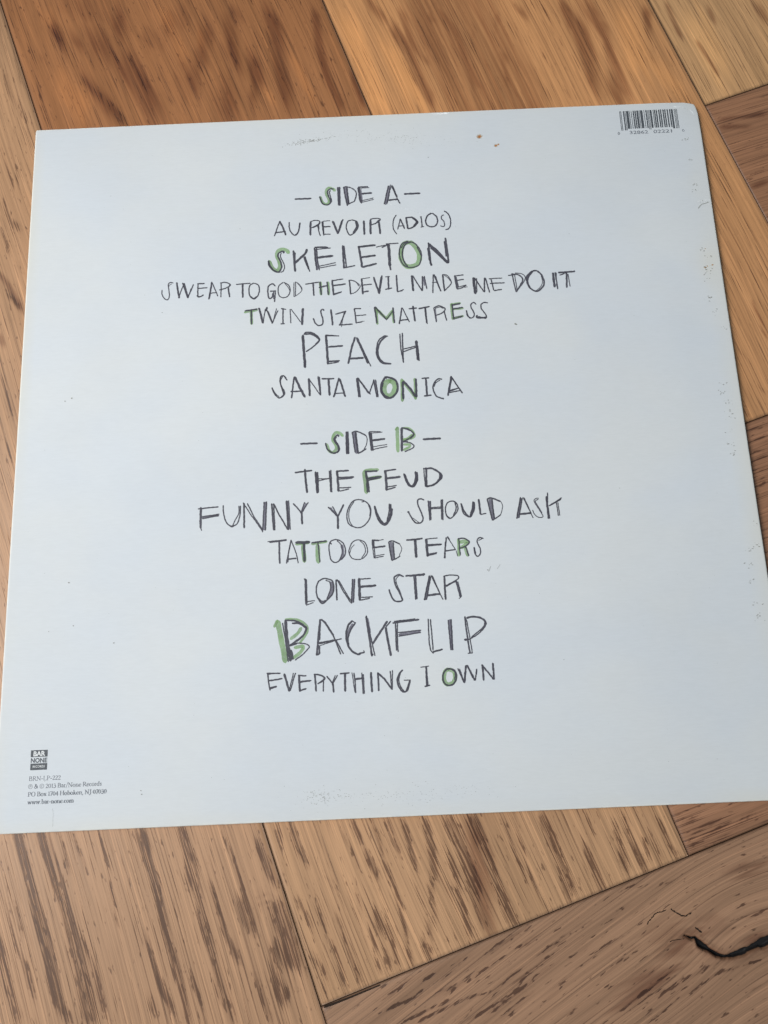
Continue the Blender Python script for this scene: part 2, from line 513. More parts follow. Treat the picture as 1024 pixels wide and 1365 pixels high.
INK['song_tw'] = '''
g1.09 -58.1,58.3 -52.4,59.2
g1.26 -55.1,58.9 -55.0,52.5
k0.76 -57.9,59.0 -52.4,59.7
k0.76 -55.1,58.9 -55.0,52.5
k0.50 -51.8,60.2 -50.2,52.7
k0.59 -51.4,60.1 -49.7,52.7
k0.50 -48.8,59.5 -49.9,52.7
k0.93 -48.0,60.3 -48.6,58.6
k0.50 -48.4,59.5 -45.8,52.3
k0.50 -45.8,52.5 -43.2,58.5
k0.42 -43.8,59.5 -45.6,52.5
k0.42 -47.6,58.5 -45.6,52.9
k0.59 -41.7,59.4 -39.6,58.9
k0.67 -40.9,59.5 -41.0,52.1
k0.59 -42.0,52.0 -40.3,52.0
k0.50 -37.7,58.9 -37.5,52.1
k0.42 -37.3,58.9 -33.0,52.3
k0.34 -36.7,58.0 -33.4,52.8
k1.09 -32.0,58.9 -32.5,51.2
kc0.67 -22.6,57.5 -23.2,58.1 -24.0,57.4 -23.8,55.5 -23.2,53.2 -23.4,51.0 -25.1,50.4 -26.6,51.6 -27.5,53.9
k0.84 -19.5,57.8 -18.9,50.3
k0.67 -17.5,55.5 -13.0,56.6
k0.59 -13.0,56.8 -15.7,50.2
k0.34 -13.7,55.9 -15.1,49.2
k0.42 -12.8,56.8 -14.8,52.4
k0.67 -16.1,50.2 -10.1,50.3
k0.67 -9.0,57.8 -8.4,50.7
k0.59 -9.0,57.8 -6.1,57.6
k0.50 -8.5,54.3 -3.9,54.5
k0.58 -8.4,50.9 -5.9,51.1
k0.33 -7.6,51.1 -4.8,51.5
g1.17 0.7,57.8 1.0,49.8
g1.34 0.8,57.1 5.0,52.3
g1.42 5.0,52.1 7.9,55.8
g1.00 7.9,56.3 8.3,50.1
k0.75 0.0,58.0 0.8,50.3
k0.67 0.3,58.2 5.0,51.9
k0.50 5.0,51.6 8.1,55.8
k0.75 8.2,57.4 8.6,50.1
k0.50 1.2,56.6 4.6,52.6
k0.67 12.2,57.1 10.7,49.4
k0.50 12.4,57.1 15.2,50.1
k0.67 11.0,51.0 14.8,51.4
k0.67 15.3,56.5 18.8,56.7
k0.84 17.2,57.7 17.7,50.4
k0.75 19.7,56.3 24.5,57.2
k0.59 22.4,56.6 22.8,49.3
k0.42 22.8,56.6 23.1,48.8
k0.50 26.4,56.4 27.2,49.5
l0.59 27.0,55.9 27.3,50.0
kc0.59 26.4,56.4 28.7,57.3 31.2,56.1 31.3,55.0 29.8,53.7 27.2,52.7
kc0.42 27.0,56.1 29.1,56.7 30.7,55.9
k0.59 30.9,54.8 31.8,50.0
g1.26 34.4,58.0 34.6,50.5
g1.09 34.2,57.7 38.4,58.2
g1.00 34.9,55.3 39.5,55.7
g1.00 34.6,51.0 39.3,51.9
k0.67 34.6,57.8 35.0,50.5
k0.84 34.6,57.3 38.2,57.9
k0.75 34.9,55.5 39.3,56.0
k0.42 35.1,51.4 39.1,51.9
k0.42 35.0,50.5 38.8,51.5
kc0.59 45.3,57.2 44.3,58.2 43.0,57.2 43.1,55.6 44.0,53.7 44.1,51.7 42.7,50.7 41.4,51.8 40.8,54.5
kc0.67 40.9,54.3 41.2,52.0 42.3,50.6
kc0.59 50.6,57.7 48.9,57.9 47.6,56.9 47.6,54.9 49.1,52.5 49.6,50.9 48.8,50.1
kc0.92 49.6,50.7 47.5,50.6 45.3,50.9 45.5,51.8
k0.42 45.9,51.3 47.6,50.8
'''
INK['song_pe'] = '''
k1.25 -32.3,46.0 -32.0,38.8 -31.6,30.8
l0.83 -31.9,33.5 -31.6,31.3
kc0.67 -31.8,46.4 -30.8,47.3 -28.3,47.1 -26.2,45.7 -25.0,43.9 -25.5,42.5 -28.0,40.2 -31.0,38.2
kc0.83 -31.6,46.6 -28.7,46.4 -26.3,45.0 -25.0,43.4 -26.8,41.3
k1.08 -22.0,45.6 -21.5,31.9
k0.58 -22.1,45.3 -16.3,45.0
k0.67 -22.1,45.6 -18.3,45.2
k0.91 -21.0,39.9 -14.8,40.2
k0.58 -21.8,31.9 -16.9,32.6
k0.83 -21.2,33.0 -16.4,33.2
k0.91 -9.2,44.0 -10.8,39.2 -12.6,31.7
k1.08 -8.4,43.7 -5.8,36.7 -3.9,31.5
k0.50 -7.2,41.2 -2.7,29.9
k0.99 -11.9,33.9 -5.9,34.0
kc0.66 5.3,43.8 3.7,43.9 1.1,41.7 0.1,37.7 0.3,34.2 2.3,31.2 6.2,30.6
kc0.83 4.7,43.9 1.9,41.2 0.6,37.3 1.1,33.7 3.1,31.3 6.0,30.7
k0.58 10.7,44.6 10.8,37.7 11.7,31.0
k0.66 11.8,45.0 11.7,39.0 11.6,31.2
k0.58 12.0,37.3 17.3,38.5
k0.58 12.0,36.1 17.7,38.0
k1.24 17.8,40.9 18.1,32.0
k0.58 18.3,38.7 18.6,31.5
'''
INK['song_sa'] = '''
kc0.66 -39.6,25.2 -41.0,27.2 -42.2,27.0 -42.7,25.3 -42.3,22.7 -41.1,20.4 -40.9,18.7 -42.8,17.1 -44.4,18.0 -45.6,20.0 -46.2,22.0
kc0.49 -41.6,27.0 -42.5,24.9 -42.1,21.8 -41.3,18.7 -42.4,17.5
kc0.33 -46.0,21.5 -44.8,19.3 -43.2,17.7
kc0.41 -41.2,27.3 -40.4,26.6 -40.0,26.1
k0.74 -36.5,26.5 -37.8,16.8
k1.07 -36.2,26.5 -34.3,21.9 -32.0,17.0
k0.74 -38.1,19.8 -32.7,19.8
k0.99 -30.1,25.4 -29.8,17.5
k0.49 -30.1,25.4 -25.2,17.5
k0.74 -26.0,26.3 -25.2,17.7
k0.49 -25.4,26.0 -25.0,17.5
l0.58 -25.6,25.8 -25.3,18.8
k0.74 -24.4,25.1 -19.1,24.9
k0.99 -21.5,24.7 -21.2,17.3
k0.82 -16.9,25.0 -19.4,16.4
k0.90 -16.6,24.7 -14.4,16.4
k0.57 -19.1,18.0 -14.8,18.1
k0.66 -9.2,24.6 -8.5,15.9
k0.66 -8.6,24.6 -7.9,15.8
l0.66 -8.9,24.1 -8.2,16.3
k0.74 -8.7,24.8 -4.1,17.4
k0.57 -1.6,23.6 -3.9,17.2
k0.57 -7.6,23.2 -3.5,16.9
k0.57 -1.8,23.6 -0.7,15.5
k0.57 -0.9,23.5 -0.1,15.5
l0.49 -1.4,23.1 -0.5,15.9
gc2.46 5.3,22.8 3.2,21.6 2.3,19.3 2.8,16.8 4.8,15.7 6.5,16.7 7.4,19.0 7.1,21.6 5.3,22.8
kc0.98 3.6,24.4 2.0,22.3 1.3,19.5 1.8,16.7 3.6,14.9 5.6,15.0 7.7,16.8 8.6,19.4 8.0,22.5 6.0,23.9 3.6,24.4
kc0.49 2.4,21.9 1.7,18.8 2.8,16.2 4.4,15.3
kc0.49 3.2,24.9 3.6,24.2 3.9,23.8
g1.39 10.5,23.2 10.4,13.2
g1.23 10.7,22.8 16.2,14.3
g1.23 16.2,23.2 16.2,13.8
k1.06 10.8,21.9 10.8,14.1
k1.07 11.1,22.3 14.0,18.7 16.2,14.9
k0.98 16.7,23.1 16.5,14.7
k0.66 19.3,23.2 22.4,23.3
k0.90 21.0,23.2 21.2,15.3
k0.73 19.9,15.0 23.0,15.3
kc0.66 28.0,22.4 26.5,22.6 25.0,21.4 24.0,19.5 24.1,17.4 25.2,14.7 27.2,13.7 28.3,13.5
kc0.41 27.2,22.1 25.3,20.8 24.4,19.1
k0.57 27.8,13.7 28.1,13.1
k0.74 32.1,23.5 30.2,14.7
k0.49 32.5,23.1 30.8,16.2
k0.66 32.0,23.6 34.1,19.9 36.5,15.6
k0.49 30.9,16.6 35.0,17.9
k0.57 30.8,16.0 35.4,16.8
k0.41 31.3,17.2 34.6,17.9
'''
INK['side_b_heading'] = '''
k0.89 -34.3,-4.2 -27.1,-4.3
gc1.29 -16.0,-1.5 -17.2,-0.2 -19.0,0.1 -20.2,-1.4 -20.3,-3.3 -19.3,-5.0 -19.0,-7.1 -20.4,-8.7 -22.0,-7.8 -23.2,-4.8
kc0.73 -17.6,-1.3 -18.4,-1.0 -19.7,-2.4 -19.5,-3.9 -18.3,-5.9 -18.2,-8.0 -19.8,-9.1 -21.6,-8.4 -23.0,-6.7 -23.5,-4.4
kc0.48 -18.8,-1.8 -19.3,-3.1 -18.1,-5.5 -17.6,-7.6 -18.6,-9.0
k0.65 -18.2,-1.2 -17.8,-1.7
k0.81 -14.5,0.2 -14.6,-9.6
k0.73 -13.8,0.3 -13.8,-9.6
l0.89 -14.2,0.2 -14.2,-9.5
k0.57 -11.9,-0.3 -11.0,-9.1
k0.89 -10.5,-0.1 -9.8,-9.6
l1.45 -11.0,-0.5 -10.4,-9.4
kc0.65 -12.1,-0.2 -10.3,0.3 -7.5,-0.9 -6.1,-1.8
kc0.40 -6.1,-1.8 -5.6,-3.5 -6.1,-6.0 -7.1,-7.7
kc0.72 -6.3,-7.7 -8.2,-8.9 -9.8,-9.6
k0.81 -4.4,-0.4 -3.9,-8.6
k0.57 -3.8,-0.6 -3.3,-8.7
k0.48 -4.6,-0.1 0.2,-0.3
k0.40 -3.8,-0.8 1.0,-0.6
k0.97 -3.6,-4.2 1.9,-3.6
k0.40 -3.3,-7.0 2.8,-6.2
k0.48 -3.5,-8.2 2.8,-7.1
k0.48 -4.8,-0.4 -4.1,-7.4
g1.46 7.6,1.2 7.3,-9.6
g0.81 6.7,0.1 7.6,1.4
gc0.97 9.6,0.9 12.8,0.5 14.6,-1.9 14.2,-3.6 10.1,-4.7
gc1.13 13.9,-2.3 11.8,-3.9 9.7,-4.4
gc1.05 10.0,-6.6 12.4,-6.7 12.4,-7.7 9.9,-9.1
k1.13 9.4,0.7 9.0,-9.4
kc0.65 9.4,1.0 12.2,0.3 14.3,-1.7 13.8,-2.9 12.2,-4.1 9.7,-5.3
kc0.40 10.4,0.6 13.5,-0.8 14.6,-2.3 13.0,-4.2
kc0.56 9.7,-5.4 12.5,-5.8 14.2,-7.2 13.6,-8.4 10.3,-9.8
k0.48 9.7,-5.3 11.7,-5.2
k0.97 18.4,-4.6 25.8,-4.6
'''
INK['song_fe'] = '''
k0.80 -36.9,-16.9 -29.7,-16.3
k0.96 -32.7,-15.7 -32.4,-20.7 -32.0,-25.9
k0.88 -28.2,-17.0 -27.7,-26.3
k0.72 -27.3,-17.2 -27.2,-26.1
l0.64 -27.7,-17.2 -27.4,-26.1
k0.48 -27.0,-20.1 -22.6,-20.3
k0.48 -27.0,-21.0 -22.4,-20.1
k0.56 -22.3,-16.8 -21.9,-26.1
k0.56 -21.6,-16.5 -21.5,-26.2
l0.40 -21.9,-16.9 -21.7,-25.9
k1.04 -19.0,-17.0 -18.6,-25.9
k0.80 -19.3,-17.1 -14.1,-17.1
k0.88 -18.4,-20.1 -12.0,-20.0
k0.48 -18.2,-20.8 -12.6,-20.5
k0.56 -18.1,-24.5 -13.3,-24.5
k0.56 -18.2,-25.9 -14.2,-25.2
g1.76 -7.5,-17.7 -6.7,-27.2
g1.44 -7.3,-17.5 -1.5,-17.2
g1.59 -6.2,-21.1 -0.4,-20.5
k1.04 -6.8,-17.6 -6.3,-21.9 -6.3,-26.9
k0.80 -6.9,-17.8 -1.9,-17.8
k0.96 -6.2,-21.1 -0.3,-20.3
k0.48 -6.1,-21.9 -1.0,-20.9
k0.56 -5.9,-22.3 -5.6,-26.9
k1.12 1.5,-17.9 1.7,-22.3 1.8,-26.4
k0.72 1.1,-18.0 6.1,-17.4
k1.04 1.9,-21.3 7.7,-20.8
k0.56 2.2,-25.0 6.0,-24.5
k0.64 1.9,-26.2 5.5,-25.3
kc0.72 9.4,-19.5 10.1,-22.5 11.3,-24.8 13.1,-25.3 14.6,-23.3 15.0,-19.2
kc0.64 9.8,-19.8 11.0,-23.5 12.7,-25.5
kc0.88 14.4,-18.9 14.4,-21.6 13.3,-24.5 12.3,-25.3
kc0.72 15.0,-19.2 15.0,-22.5 13.5,-25.1
k0.48 17.9,-17.4 18.2,-25.6
k0.88 19.0,-17.7 18.7,-25.6
kc0.88 18.3,-17.7 21.1,-17.7 23.8,-19.2 25.5,-21.3 24.0,-23.3 21.5,-25.0 18.6,-25.6
kc0.72 24.6,-19.6 24.4,-22.5 22.3,-24.7
lc0.88 25.1,-21.1 24.6,-22.3 23.6,-23.3
'''
INK['song_fu'] = '''
k0.64 -78.1,-30.9 -69.6,-30.4
k1.03 -77.0,-30.4 -77.0,-39.1
k0.47 -77.0,-38.9 -76.6,-40.3
k0.55 -76.5,-34.4 -69.2,-33.6
k0.63 -76.3,-35.2 -69.4,-34.2
l0.55 -76.3,-34.7 -69.6,-33.9
kc0.56 -67.5,-29.9 -67.4,-33.1 -66.4,-36.8 -64.9,-38.7 -63.1,-38.8 -61.5,-37.8 -60.5,-34.6 -60.2,-30.4
kc0.48 -60.9,-30.4 -60.9,-33.4 -62.3,-36.2 -63.5,-38.7
kc0.55 -65.1,-38.5 -63.9,-39.3 -62.9,-38.8
k0.79 -58.7,-29.4 -58.7,-40.0
k0.48 -59.1,-29.1 -55.6,-34.9 -51.5,-40.7
k0.56 -57.3,-29.5 -54.4,-35.7 -50.9,-41.1
k0.56 -50.2,-29.2 -51.0,-42.1
k0.64 -49.2,-29.1 -49.8,-41.4
l1.03 -49.7,-29.4 -50.4,-41.1
k0.55 -52.8,-39.0 -51.1,-41.5
k0.79 -47.0,-30.1 -46.3,-41.5
k0.56 -46.2,-30.1 -45.8,-41.5
k0.64 -46.2,-30.1 -44.2,-34.5 -40.4,-41.5
k0.95 -40.7,-29.2 -40.1,-41.5
k0.40 -39.8,-29.0 -39.3,-41.6
l0.48 -40.2,-29.2 -39.7,-41.1
k0.63 -37.9,-30.4 -35.9,-32.8 -34.6,-34.7
k0.87 -34.5,-34.1 -34.3,-39.4
k0.56 -31.6,-30.2 -34.2,-34.3
k0.56 -33.1,-30.1 -34.5,-34.1
l0.56 -32.5,-30.6 -34.1,-33.7
k0.63 -23.2,-32.6 -19.6,-36.6
k0.55 -21.4,-32.5 -19.4,-36.4
l0.55 -22.2,-32.9 -19.8,-36.2
k0.79 -16.7,-31.9 -19.2,-36.8
k0.95 -19.3,-36.4 -19.3,-42.1
kc0.55 -10.7,-30.0 -13.0,-30.8 -14.8,-33.8 -15.5,-37.0 -14.7,-40.3 -12.5,-41.7 -10.2,-42.0 -8.0,-41.0 -5.9,-38.2 -5.3,-34.6 -6.3,-32.0 -8.2,-30.5 -10.7,-30.0
kc0.40 -12.2,-30.7 -14.0,-33.4 -14.7,-36.6 -14.2,-39.5 -13.3,-41.1
kc0.48 -9.0,-31.0 -8.5,-31.0 -8.0,-30.9
kc0.63 -6.1,-32.6 -5.4,-35.0 -5.8,-37.4
kc0.71 -3.5,-33.1 -2.7,-36.4 -1.0,-39.7 0.5,-40.8 2.1,-39.0 3.1,-35.8 3.2,-32.6
kc0.71 -3.7,-33.1 -2.7,-38.0 -1.1,-40.7 0.9,-41.2 3.0,-38.2 3.7,-34.6
kc0.63 2.6,-32.4 2.3,-36.2 1.3,-39.8
lc0.63 3.0,-33.0 3.0,-36.6 2.1,-39.4
kc0.47 -2.6,-38.8 -1.6,-39.7 -0.7,-40.6
kc0.63 17.3,-31.4 16.0,-30.8 14.7,-31.3 14.7,-33.5 15.7,-36.4 16.5,-39.3 15.6,-41.0 13.5,-41.1 12.0,-39.5 10.4,-36.0
kc0.32 11.4,-38.4 13.1,-39.7 14.7,-41.0
k0.55 10.0,-36.3 10.8,-36.2
k0.55 19.0,-31.8 19.3,-40.3
k0.63 19.9,-32.0 19.7,-40.1
l0.47 19.4,-32.0 19.5,-40.1
k0.55 19.8,-34.9 24.7,-34.7
k0.47 20.1,-35.4 24.3,-35.3
k0.55 24.5,-31.6 24.3,-40.1
k0.55 25.1,-31.5 24.8,-40.4
kc0.55 29.0,-32.4 27.2,-33.0 26.1,-35.4 26.3,-38.2 27.6,-39.8 29.2,-39.0 30.9,-37.0 31.4,-35.0 30.7,-33.1 29.0,-32.4
kc0.55 30.2,-32.9 30.6,-35.8 29.2,-38.7
kc0.39 26.5,-38.4 27.0,-39.1 27.6,-39.5
kc0.71 32.9,-33.7 33.7,-36.7 35.5,-39.2 36.7,-39.1 37.8,-36.5 37.9,-33.1
kc0.55 32.7,-33.6 33.6,-37.9 35.8,-39.7
kc0.79 37.9,-33.1 37.5,-35.7 36.3,-39.3
kc0.55 38.4,-33.3 38.2,-36.5 36.5,-39.5
k0.87 40.3,-32.2 40.7,-38.6
k0.55 40.8,-38.7 43.0,-38.3
k0.55 43.9,-32.2 45.4,-41.4
l1.34 45.1,-32.5 45.7,-40.8
k0.63 45.9,-32.3 46.3,-40.7
kc0.71 43.9,-32.2 45.7,-31.8 49.4,-33.5
kc0.32 49.4,-33.3 50.2,-35.4 49.6,-37.8 48.9,-39.4
kc0.55 49.1,-39.2 47.5,-40.3 45.6,-41.4
k0.63 58.0,-32.1 55.7,-41.1
l0.79 58.1,-32.5 56.1,-40.9
k0.55 58.7,-32.5 56.6,-40.9
k0.39 59.0,-32.1 62.6,-41.2
k0.39 59.5,-32.3 61.9,-39.1
k0.86 57.0,-39.3 61.9,-39.1
kc0.39 65.6,-32.8 64.6,-32.8 63.6,-33.7 64.2,-35.6 65.6,-38.1 66.7,-40.8 64.7,-41.0 63.3,-39.6 62.6,-37.8
kc0.39 65.4,-33.2 64.1,-34.0 64.8,-35.8 66.5,-39.3
k0.79 68.9,-32.2 68.9,-37.0 69.0,-41.7
k0.55 69.5,-30.6 69.1,-35.8 69.5,-41.7
k0.55 69.7,-36.3 72.4,-34.8 75.2,-33.1
k0.55 69.9,-36.3 74.9,-33.7
k0.47 72.9,-35.2 73.2,-40.7
k0.39 73.5,-35.0 73.8,-40.7
'''
INK['song_ta'] = '''
k0.47 -48.9,-46.3 -41.0,-45.8
k0.55 -48.1,-46.7 -41.0,-46.1
k0.79 -44.1,-46.0 -44.0,-55.7
k0.55 -39.1,-46.0 -41.2,-55.8
k0.55 -39.1,-46.2 -40.3,-51.7 -40.6,-55.3
k0.47 -39.1,-46.0 -37.0,-51.9 -36.3,-55.9
k0.70 -40.8,-54.1 -37.1,-53.9
g1.25 -37.1,-47.9 -31.6,-47.5
g1.72 -34.2,-48.4 -33.6,-55.4
k1.26 -37.1,-47.2 -31.4,-47.3
k1.10 -33.8,-47.5 -33.6,-55.2
g1.18 -30.5,-48.0 -24.2,-47.3
g1.88 -28.1,-48.7 -27.9,-56.0
k0.71 -30.5,-47.6 -24.4,-47.1
k0.55 -27.9,-47.1 -27.3,-55.9
kc0.55 -20.8,-46.7 -22.6,-47.4 -23.3,-49.3 -23.2,-52.5 -22.5,-55.3 -20.7,-56.4 -18.9,-55.4 -16.9,-53.6 -16.5,-51.2 -17.4,-48.4 -19.1,-47.0 -20.8,-46.7
lc1.10 -18.0,-49.2 -17.5,-52.0 -18.3,-55.1
kc0.47 -19.9,-47.1 -18.2,-49.2 -17.9,-52.3 -19.3,-55.8
k0.63 -23.0,-47.7 -22.3,-48.6
kc0.47 -11.3,-47.2 -13.5,-48.2 -14.9,-50.9 -15.0,-52.7 -13.9,-54.9 -11.6,-55.5 -9.4,-55.1 -7.6,-53.2 -7.4,-50.8 -8.6,-48.2 -11.3,-47.2
kc0.39 -10.3,-47.7 -8.6,-49.6 -8.3,-52.4 -9.8,-54.9
kc0.31 -12.7,-49.2 -14.1,-50.7 -14.8,-52.9
k0.78 -5.1,-47.5 -5.0,-50.9
k0.47 -4.6,-47.6 -4.5,-51.4 -4.3,-55.3
k0.39 -5.2,-50.9 -4.7,-55.3
k0.71 -5.2,-47.7 -2.5,-47.9
k0.39 -2.9,-47.9 -0.5,-47.6
k0.78 -5.2,-50.8 0.1,-50.4
k0.39 -4.3,-54.4 -0.4,-53.8
k0.47 -4.5,-55.2 -0.8,-54.6
k0.55 1.6,-48.8 2.5,-56.4
l1.57 2.6,-49.1 3.1,-56.0
k0.55 3.5,-48.9 3.7,-55.7
kc0.63 1.6,-48.8 3.2,-48.3 6.2,-49.8
kc0.31 6.2,-49.8 6.9,-51.9 5.8,-54.6
kc0.55 6.1,-54.8 4.6,-55.7 2.6,-56.6
k0.78 9.1,-48.3 15.7,-47.9
k1.17 12.7,-48.1 12.7,-55.6
k1.10 17.3,-48.3 17.5,-55.4
k0.47 17.1,-48.2 22.0,-47.9
k0.70 17.7,-50.6 23.6,-50.7
k0.47 17.9,-51.1 23.2,-50.9
k0.62 17.5,-55.2 21.2,-54.4
k0.47 17.9,-54.5 21.5,-54.1
k0.63 25.7,-47.9 24.4,-56.5
k0.55 25.2,-49.8 24.7,-56.5
k0.39 26.1,-47.6 29.3,-53.2
k0.62 25.0,-53.6 29.3,-53.1
k0.55 26.3,-47.5 27.0,-49.1
g1.25 30.8,-48.7 30.5,-55.8
gc1.56 31.3,-50.1 33.5,-49.8 34.6,-50.4 31.7,-52.5
g1.40 33.3,-52.0 34.2,-56.0
k0.55 30.8,-48.7 31.1,-55.6
kc0.63 30.6,-48.6 33.1,-48.6 35.2,-50.3 33.3,-52.0 30.7,-52.7
k0.62 33.3,-51.8 34.0,-53.8 34.6,-56.0
k0.31 29.5,-53.6 29.9,-56.0
kc0.55 41.1,-49.0 39.8,-48.5 38.6,-49.4 38.6,-51.0 39.5,-53.2 39.5,-55.2 38.3,-56.4 37.2,-55.1 37.0,-52.5
k0.78 37.0,-52.7 37.4,-55.3
k0.39 40.5,-49.1 39.1,-49.7
'''
INK['song_lo'] = '''
k0.85 -33.5,-62.7 -33.4,-73.2
k0.47 -34.0,-62.5 -33.2,-63.7
k0.47 -33.0,-62.9 -33.0,-72.8
k0.46 -33.2,-72.1 -29.8,-71.8
k0.46 -33.3,-73.5 -30.4,-72.6
kc0.62 -25.7,-62.8 -28.0,-63.9 -29.0,-66.6 -28.9,-69.7 -27.6,-72.3 -26.5,-73.1 -24.5,-71.6 -22.5,-69.4 -21.8,-66.9 -22.4,-64.0 -24.3,-63.1 -25.7,-62.8
lc1.16 -23.0,-64.5 -22.7,-67.6 -24.3,-71.0
kc0.47 -25.1,-63.6 -23.4,-64.5 -23.3,-67.6 -24.9,-71.4
lc0.62 -28.2,-70.9 -26.7,-72.5 -25.3,-71.8
kc0.39 -28.6,-70.9 -26.9,-72.1 -25.3,-72.0
k0.70 -20.8,-63.6 -20.7,-72.0
k0.54 -20.4,-63.5 -17.9,-68.6 -15.1,-73.2
k0.47 -19.7,-63.9 -15.7,-71.4
k0.54 -14.0,-63.6 -14.8,-73.6
k0.54 -13.1,-63.6 -13.9,-73.2
l0.78 -13.6,-63.8 -14.3,-73.2
k0.54 -16.0,-71.0 -14.7,-72.6
k1.16 -11.3,-63.5 -11.3,-72.4
k0.54 -11.1,-63.7 -6.5,-63.7
k1.01 -10.7,-66.9 -4.5,-66.7
k0.54 -10.6,-71.3 -6.0,-71.3
k0.54 -11.1,-72.5 -7.2,-71.8
kc0.70 7.1,-63.5 5.2,-62.6 3.6,-63.3 3.2,-64.3 3.8,-67.4 5.2,-70.2 6.1,-73.3 3.2,-73.4 1.7,-71.4 0.9,-68.6
kc0.39 5.6,-62.8 4.0,-64.3 4.1,-66.3 5.4,-69.8 6.1,-72.9
k0.85 8.0,-63.3 15.9,-62.9
k0.46 11.0,-63.3 15.6,-63.3
k0.54 11.4,-63.5 11.6,-73.2
k0.54 12.1,-63.5 12.2,-73.0
l0.54 11.8,-63.7 12.0,-73.0
k0.70 17.8,-63.6 15.2,-73.5
l0.85 17.9,-64.2 15.7,-73.4
k0.54 18.3,-64.0 16.1,-73.4
k0.46 18.4,-63.4 22.8,-73.7
k0.39 19.0,-63.6 21.8,-71.3
k0.92 16.6,-71.7 21.8,-71.3
k0.85 23.9,-64.0 23.9,-73.7
kc0.54 23.6,-64.1 26.5,-63.7 29.4,-64.1 29.7,-65.1 28.3,-66.2 24.5,-68.3
k0.77 24.3,-68.1 28.7,-66.2
k0.77 28.7,-66.2 30.0,-72.8
k0.46 29.4,-66.6 30.5,-72.7
k0.38 29.4,-73.6 30.5,-72.7
'''
INK['song_ba'] = '''
g2.15 -45.1,-79.6 -42.3,-95.9
g1.15 -46.5,-81.8 -45.3,-79.2
gc0.92 -42.0,-78.9 -37.8,-79.1 -34.4,-80.8 -32.9,-83.3 -34.1,-86.1 -36.4,-88.7
gc1.30 -35.6,-82.7 -37.1,-84.9 -40.0,-87.0
gc1.37 -38.4,-90.5 -35.0,-90.2 -35.8,-92.1 -38.8,-94.6
k1.31 -42.0,-79.7 -41.4,-87.3 -40.2,-95.6
k0.54 -43.2,-80.4 -42.1,-87.3 -41.1,-96.0
kc0.77 -42.2,-79.3 -38.2,-79.7 -35.2,-81.2 -33.7,-83.1 -34.9,-85.7 -37.2,-87.5 -40.5,-89.6
kc0.77 -39.2,-80.6 -36.3,-80.9 -34.0,-82.5
kc0.38 -33.6,-82.0 -33.3,-83.3 -34.9,-86.1 -37.6,-88.2
k0.92 -40.3,-89.6 -37.6,-88.8
kc0.53 -40.3,-89.8 -37.6,-88.8 -34.2,-89.1 -32.5,-90.2 -32.9,-91.1 -35.0,-93.2 -38.3,-95.5
k0.91 -39.9,-91.5 -39.2,-95.1
k0.84 -27.8,-79.6 -28.8,-87.5 -29.5,-93.9
k0.54 -27.7,-80.3 -28.2,-87.9
k0.84 -27.3,-79.6 -25.6,-81.2 -22.6,-86.3
k0.61 -22.6,-86.3 -19.8,-93.9
k0.53 -21.6,-88.2 -18.7,-93.8
k0.92 -28.5,-89.2 -22.3,-88.3
k0.53 -22.3,-88.3 -19.3,-87.8
k0.76 -28.5,-90.1 -28.4,-93.2 -29.3,-93.9
k0.38 -28.3,-90.2 -22.3,-88.5
kc0.84 -14.7,-80.7 -16.5,-82.7 -17.3,-86.1 -16.9,-89.9 -15.5,-92.6 -13.0,-94.2 -11.7,-93.9
kc0.61 -13.3,-81.5 -15.4,-84.3 -16.6,-87.7 -16.5,-90.7
lc1.00 -14.5,-82.1 -16.1,-84.6 -16.8,-86.9
k0.68 -12.5,-94.0 -10.2,-93.6
k0.38 -10.5,-92.8 -10.2,-93.4
k0.46 -14.7,-80.7 -13.4,-81.7
k0.54 -8.9,-78.9 -7.6,-86.5 -6.0,-95.1
k0.84 -9.0,-79.2 -8.3,-85.0 -7.2,-95.2
l0.84 -8.5,-80.0 -7.6,-85.8
k0.91 -6.8,-94.5 -7.2,-94.8
k0.92 -0.5,-81.5 -3.0,-85.2 -6.8,-90.3
k0.61 1.0,-81.6 -1.0,-83.6
k0.99 -1.2,-84.0 -0.5,-89.1 0.4,-95.3
k0.77 1.8,-82.3 12.5,-81.4
k0.54 2.4,-81.7 11.0,-81.1
k0.61 2.9,-82.4 2.8,-93.4
k0.54 3.7,-81.5 3.4,-88.1 3.4,-94.0
k0.53 3.9,-86.3 13.1,-85.7
k0.53 4.0,-87.8 13.0,-86.6
l0.99 4.2,-87.1 12.7,-86.2
k0.54 16.3,-81.3 16.2,-90.6 16.6,-94.0
k0.54 17.2,-81.5 17.5,-88.8 17.6,-94.0
k0.46 16.6,-94.0 17.7,-95.2
k0.76 17.5,-94.6 21.4,-93.8
k0.54 24.4,-82.1 24.8,-94.2
k0.69 25.6,-81.9 25.5,-94.2
l0.99 25.1,-82.1 25.2,-94.0
k0.69 31.3,-81.0 31.6,-86.7 32.4,-95.8
k0.46 31.9,-82.2 32.9,-90.6 33.4,-95.8
k0.45 31.6,-95.8 33.4,-95.8
kc0.84 32.0,-81.6 34.3,-81.2 37.3,-81.7 39.2,-82.9 39.8,-84.3
kc0.53 39.9,-84.1 38.5,-86.3 36.1,-88.3 32.6,-90.2 30.8,-90.5
kc0.53 39.5,-83.3 38.6,-85.5 35.8,-87.7 33.4,-89.5
k0.91 30.6,-90.4 32.2,-90.2
'''
